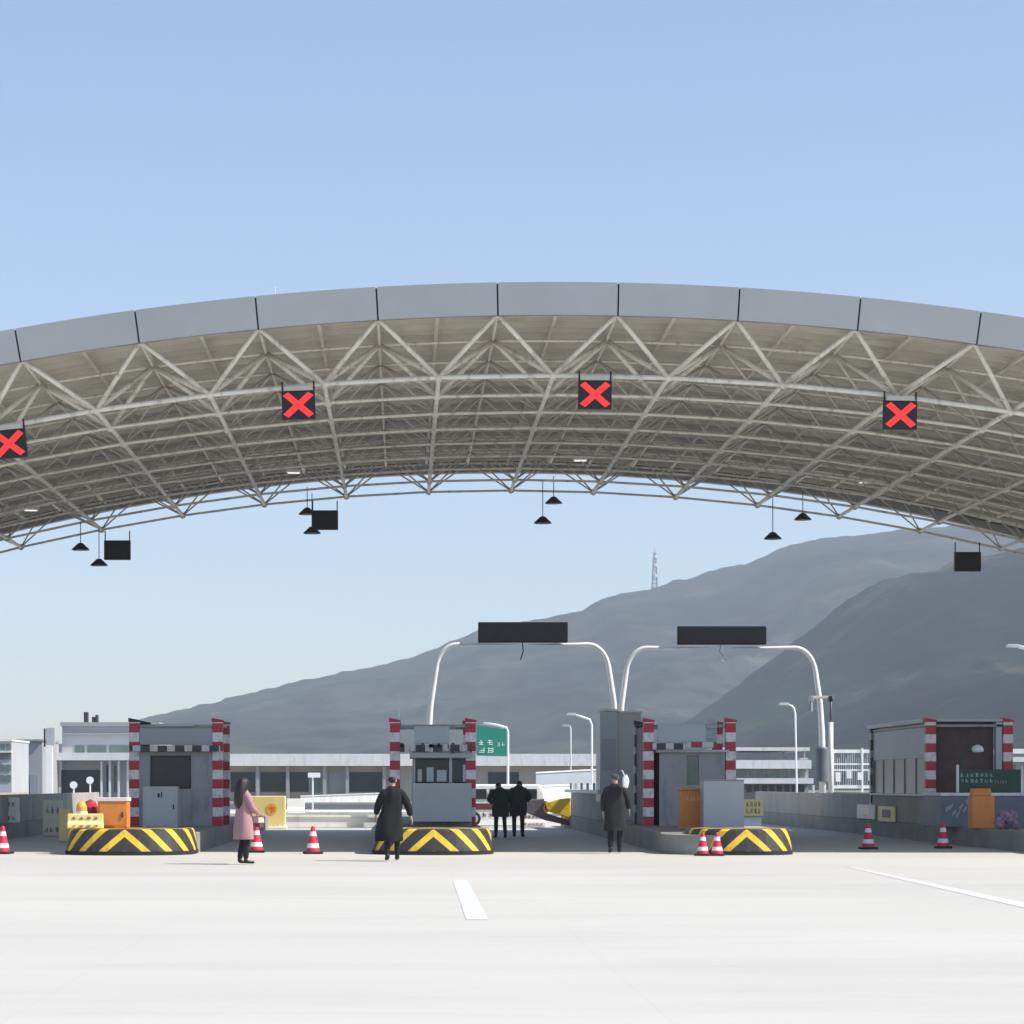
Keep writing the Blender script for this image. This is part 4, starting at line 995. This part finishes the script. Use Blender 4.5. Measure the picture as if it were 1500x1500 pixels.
MB().tube([(-.11,0,.02),(-.06,0,.12),(0,0,.15),(.06,0,.12),(.11,0,.02)], .01, 6).build('strap', M['brownbag'], hb)
q = pw.matrix_basis
v = Matrix.Rotation(math.radians(-62),3,'Z')@Vector((0,.33*s,.86*s)); place(hb, (pw.location.x+v.x, pw.location.y+v.y, v.z+.04), rz=math.radians(-62))
# man in long black coat walking away
d = 52.3
pa, J, s = person('man in a wide black knee length coat walking away in front of the centre island', (fx(575,d), d, Z0), math.radians(6), 1.76,
   {'knee1':(.11,.10,.50),'ankle1':(.11,.16,.09),'toe1':(.12,.32,.04),'knee-1':(-.11,-.02,.50),'ankle-1':(-.12,-.16,.11),'toe-1':(-.12,-.02,.04),
    'elb1':(.31,-.02,1.13),'wr1':(.38,.04,.88),'elb-1':(-.29,.0,1.14),'wr-1':(-.33,.10,.92),'look':(.5,1,0)},
   dict(trousers=M['trousers'], coat=M['blackcloth'], rings=[((-.08,-.02,.40),.27,.19,0),((-.08,-.02,.41),.275,.195,0),((-.07,-.01,.60),.27,.19,0),((-.05,0,.85),.245,.17,0),((-.02,0,1.02),.215,.15,0),((0,0,1.15),.205,.14,0),((0,0,1.28),.215,.135,0),((0,0,1.38),.215,.12,0),((0,0,1.44),.155,.10,0),((0,0,1.49),.085,.08,0),((0,0,1.515),.07,.07,0)], fold=.13, sleeve=1.3, seed=1))
# man in the charcoal coat
d = 58.0
pb, J, s = person('man in a charcoal coat and grey hat walking away right of the two stooping people', (fx(901,d), d, Z0), math.radians(-4), 1.84,
   {'knee1':(.10,.05,.50),'ankle1':(.09,.08,.09),'toe1':(.10,.24,.04),'knee-1':(-.10,-.01,.50),'ankle-1':(-.10,-.10,.10),'toe-1':(-.11,.05,.04),
    'elb1':(.27,.04,1.14),'wr1':(.30,.16,.93),'elb-1':(-.25,-.02,1.12),'wr-1':(-.25,.05,.87)},
   dict(trousers=M['trousers'], coat=M['charcoal'], rings=coat(.48,.245,.205,.195), fold=.07, hat=M['greyhat'], sleeve=1.15, seed=2))
sc = thing('shoulder_bag', (0,0,0), 'small white shoulder bag on the right shoulder of the man in charcoal', 'bag')
MB().prism([(-.06,-.20),(.05,-.24),(.09,-.05),(.03,.10),(-.07,.02)], -.05, .05).build('body', M['whitecloth'], sc, bevel=.03)
MB().tube([(-.02,0,.05),(-.06,.05,.16),(-.08,.12,.18)], .012, 6).build('strap', M['whitecloth'], sc)
place(sc, (fx(915,d), d-.20, fz(1140,d)), rz=0)
# two people stooping forwards, seen from behind
def stoop(k, coatm, px, d, H, rz, label, seed):
    return person(label, (fx(px,d), d, Z0), rz, H,
     {'pelvis':(0,-.03,.95),'belly':(0,.01,1.08),'chest':(0,.08,1.27),'neckb':(0,.16,1.40),'neck':(0,.20,1.44),'jaw':(0,.27,1.45),'skull':(0,.30,1.52),'crown':(0,.31,1.575),'look':(0,1,-.6),
      'sh1':(.18,.10,1.36),'sh-1':(-.18,.10,1.36),'elb1':(.34,.07,1.12),'wr1':(.16,.26,1.02),'elb-1':(-.34,.07,1.12),'wr-1':(-.16,.26,1.02),
      'hip1':(.10,-.03,.90),'hip-1':(-.10,-.03,.90),'knee1':(.12,.0,.5),'knee-1':(-.12,.04,.5),'ankle1':(.13,-.07,.09),'ankle-1':(-.12,.06,.09),'toe1':(.15,.09,.04),'toe-1':(-.14,.22,.04)},
     dict(trousers=M['charcoal'], coat=coatm, fold=.09, sleeve=1.35, seed=seed,
      rings=[((0,-.03,.62),.23,.17,0),((0,-.03,.63),.24,.18,0),((0,-.02,.80),.255,.19,0),((0,0,.95),.245,.18,.05),((0,.02,1.10),.23,.165,.15),((0,.06,1.24),.235,.155,.25),((0,.09,1.34),.22,.13,.35),((0,.13,1.41),.15,.10,.45),((0,.17,1.45),.09,.08,.5),((0,.18,1.46),.08,.07,.5)]))
stoop(1, M['greencloth'], 733, 74.0, 1.74, math.radians(10), 'person bowing the head in a dark green padded coat, left of the pair', 3)
stoop(2, M['slatecoat'], 759, 75.2, 1.80, math.radians(-10), 'person bowing the head in a bulky slate coat, right of the pair', 4)

# ------------------------------------------------------------------ haze, light, sky, camera
m = bpy.data.materials.new('air'); m.use_nodes = True; nt = m.node_tree
for n in list(nt.nodes):
    if n.type != 'OUTPUT_MATERIAL': nt.nodes.remove(n)
out = nt.nodes[0]; pv = nt.nodes.new('ShaderNodeVolumePrincipled')
pv.inputs['Color'].default_value = (.78,.865,1,1); pv.inputs['Density'].default_value = .00027; pv.inputs['Anisotropy'].default_value = .0
nt.links.new(pv.outputs[0], out.inputs['Volume'])
hz = MB().box(-2700,2700,-500,3400,-5,460).build('haze', m); tag(hz, kind='stuff')

sd = Vector((11,-3,12.2)).normalized()
el = math.asin(sd.z); az = math.atan2(sd.x, sd.y)      # clockwise from +Y
W = bpy.data.worlds.new('World'); S.world = W; W.use_nodes = True
nt = W.node_tree; bg = nt.nodes['Background']; sk = nt.nodes.new('ShaderNodeTexSky')
sk.sky_type = 'NISHITA'; sk.sun_disc = False; sk.sun_elevation = el; sk.sun_rotation = az
sk.altitude = 0; sk.air_density = 1.0; sk.dust_density = .5; sk.ozone_density = 2.8
nt.links.new(mixc(nt, 1.0, sk.outputs[0], (1.0,.985,1.0), 'MULTIPLY'), bg.inputs[0]); bg.inputs[1].default_value = .108
sun = bpy.data.lights.new('sun', 'SUN'); sun.energy = 4.3; sun.angle = math.radians(.53); sun.color = (1,.95,.87)
so = bpy.data.objects.new('sun', sun); COL.objects.link(so); so.rotation_euler = (-sd).to_track_quat('-Z','Y').to_euler(); so.location = (60,-20,80)
cam = bpy.data.cameras.new('camera'); co = bpy.data.objects.new('camera', cam); COL.objects.link(co)
co.location = (0,0,CH); co.rotation_euler = (math.pi/2,0,0)
cam.sensor_width = 36; cam.lens = 36*F/1500; cam.shift_x = (750-PX)/1500; cam.shift_y = (PY-750)/1500
cam.clip_start = .5; cam.clip_end = 12000
S.camera = co
S.view_settings.view_transform = 'Standard'; S.view_settings.look = 'None'; S.view_settings.exposure = .77; S.view_settings.gamma = 1
S.cycles.volume_bounces = 0; S.cycles.max_bounces = 6; S.cycles.diffuse_bounces = 4; S.cycles.transparent_max_bounces = 4
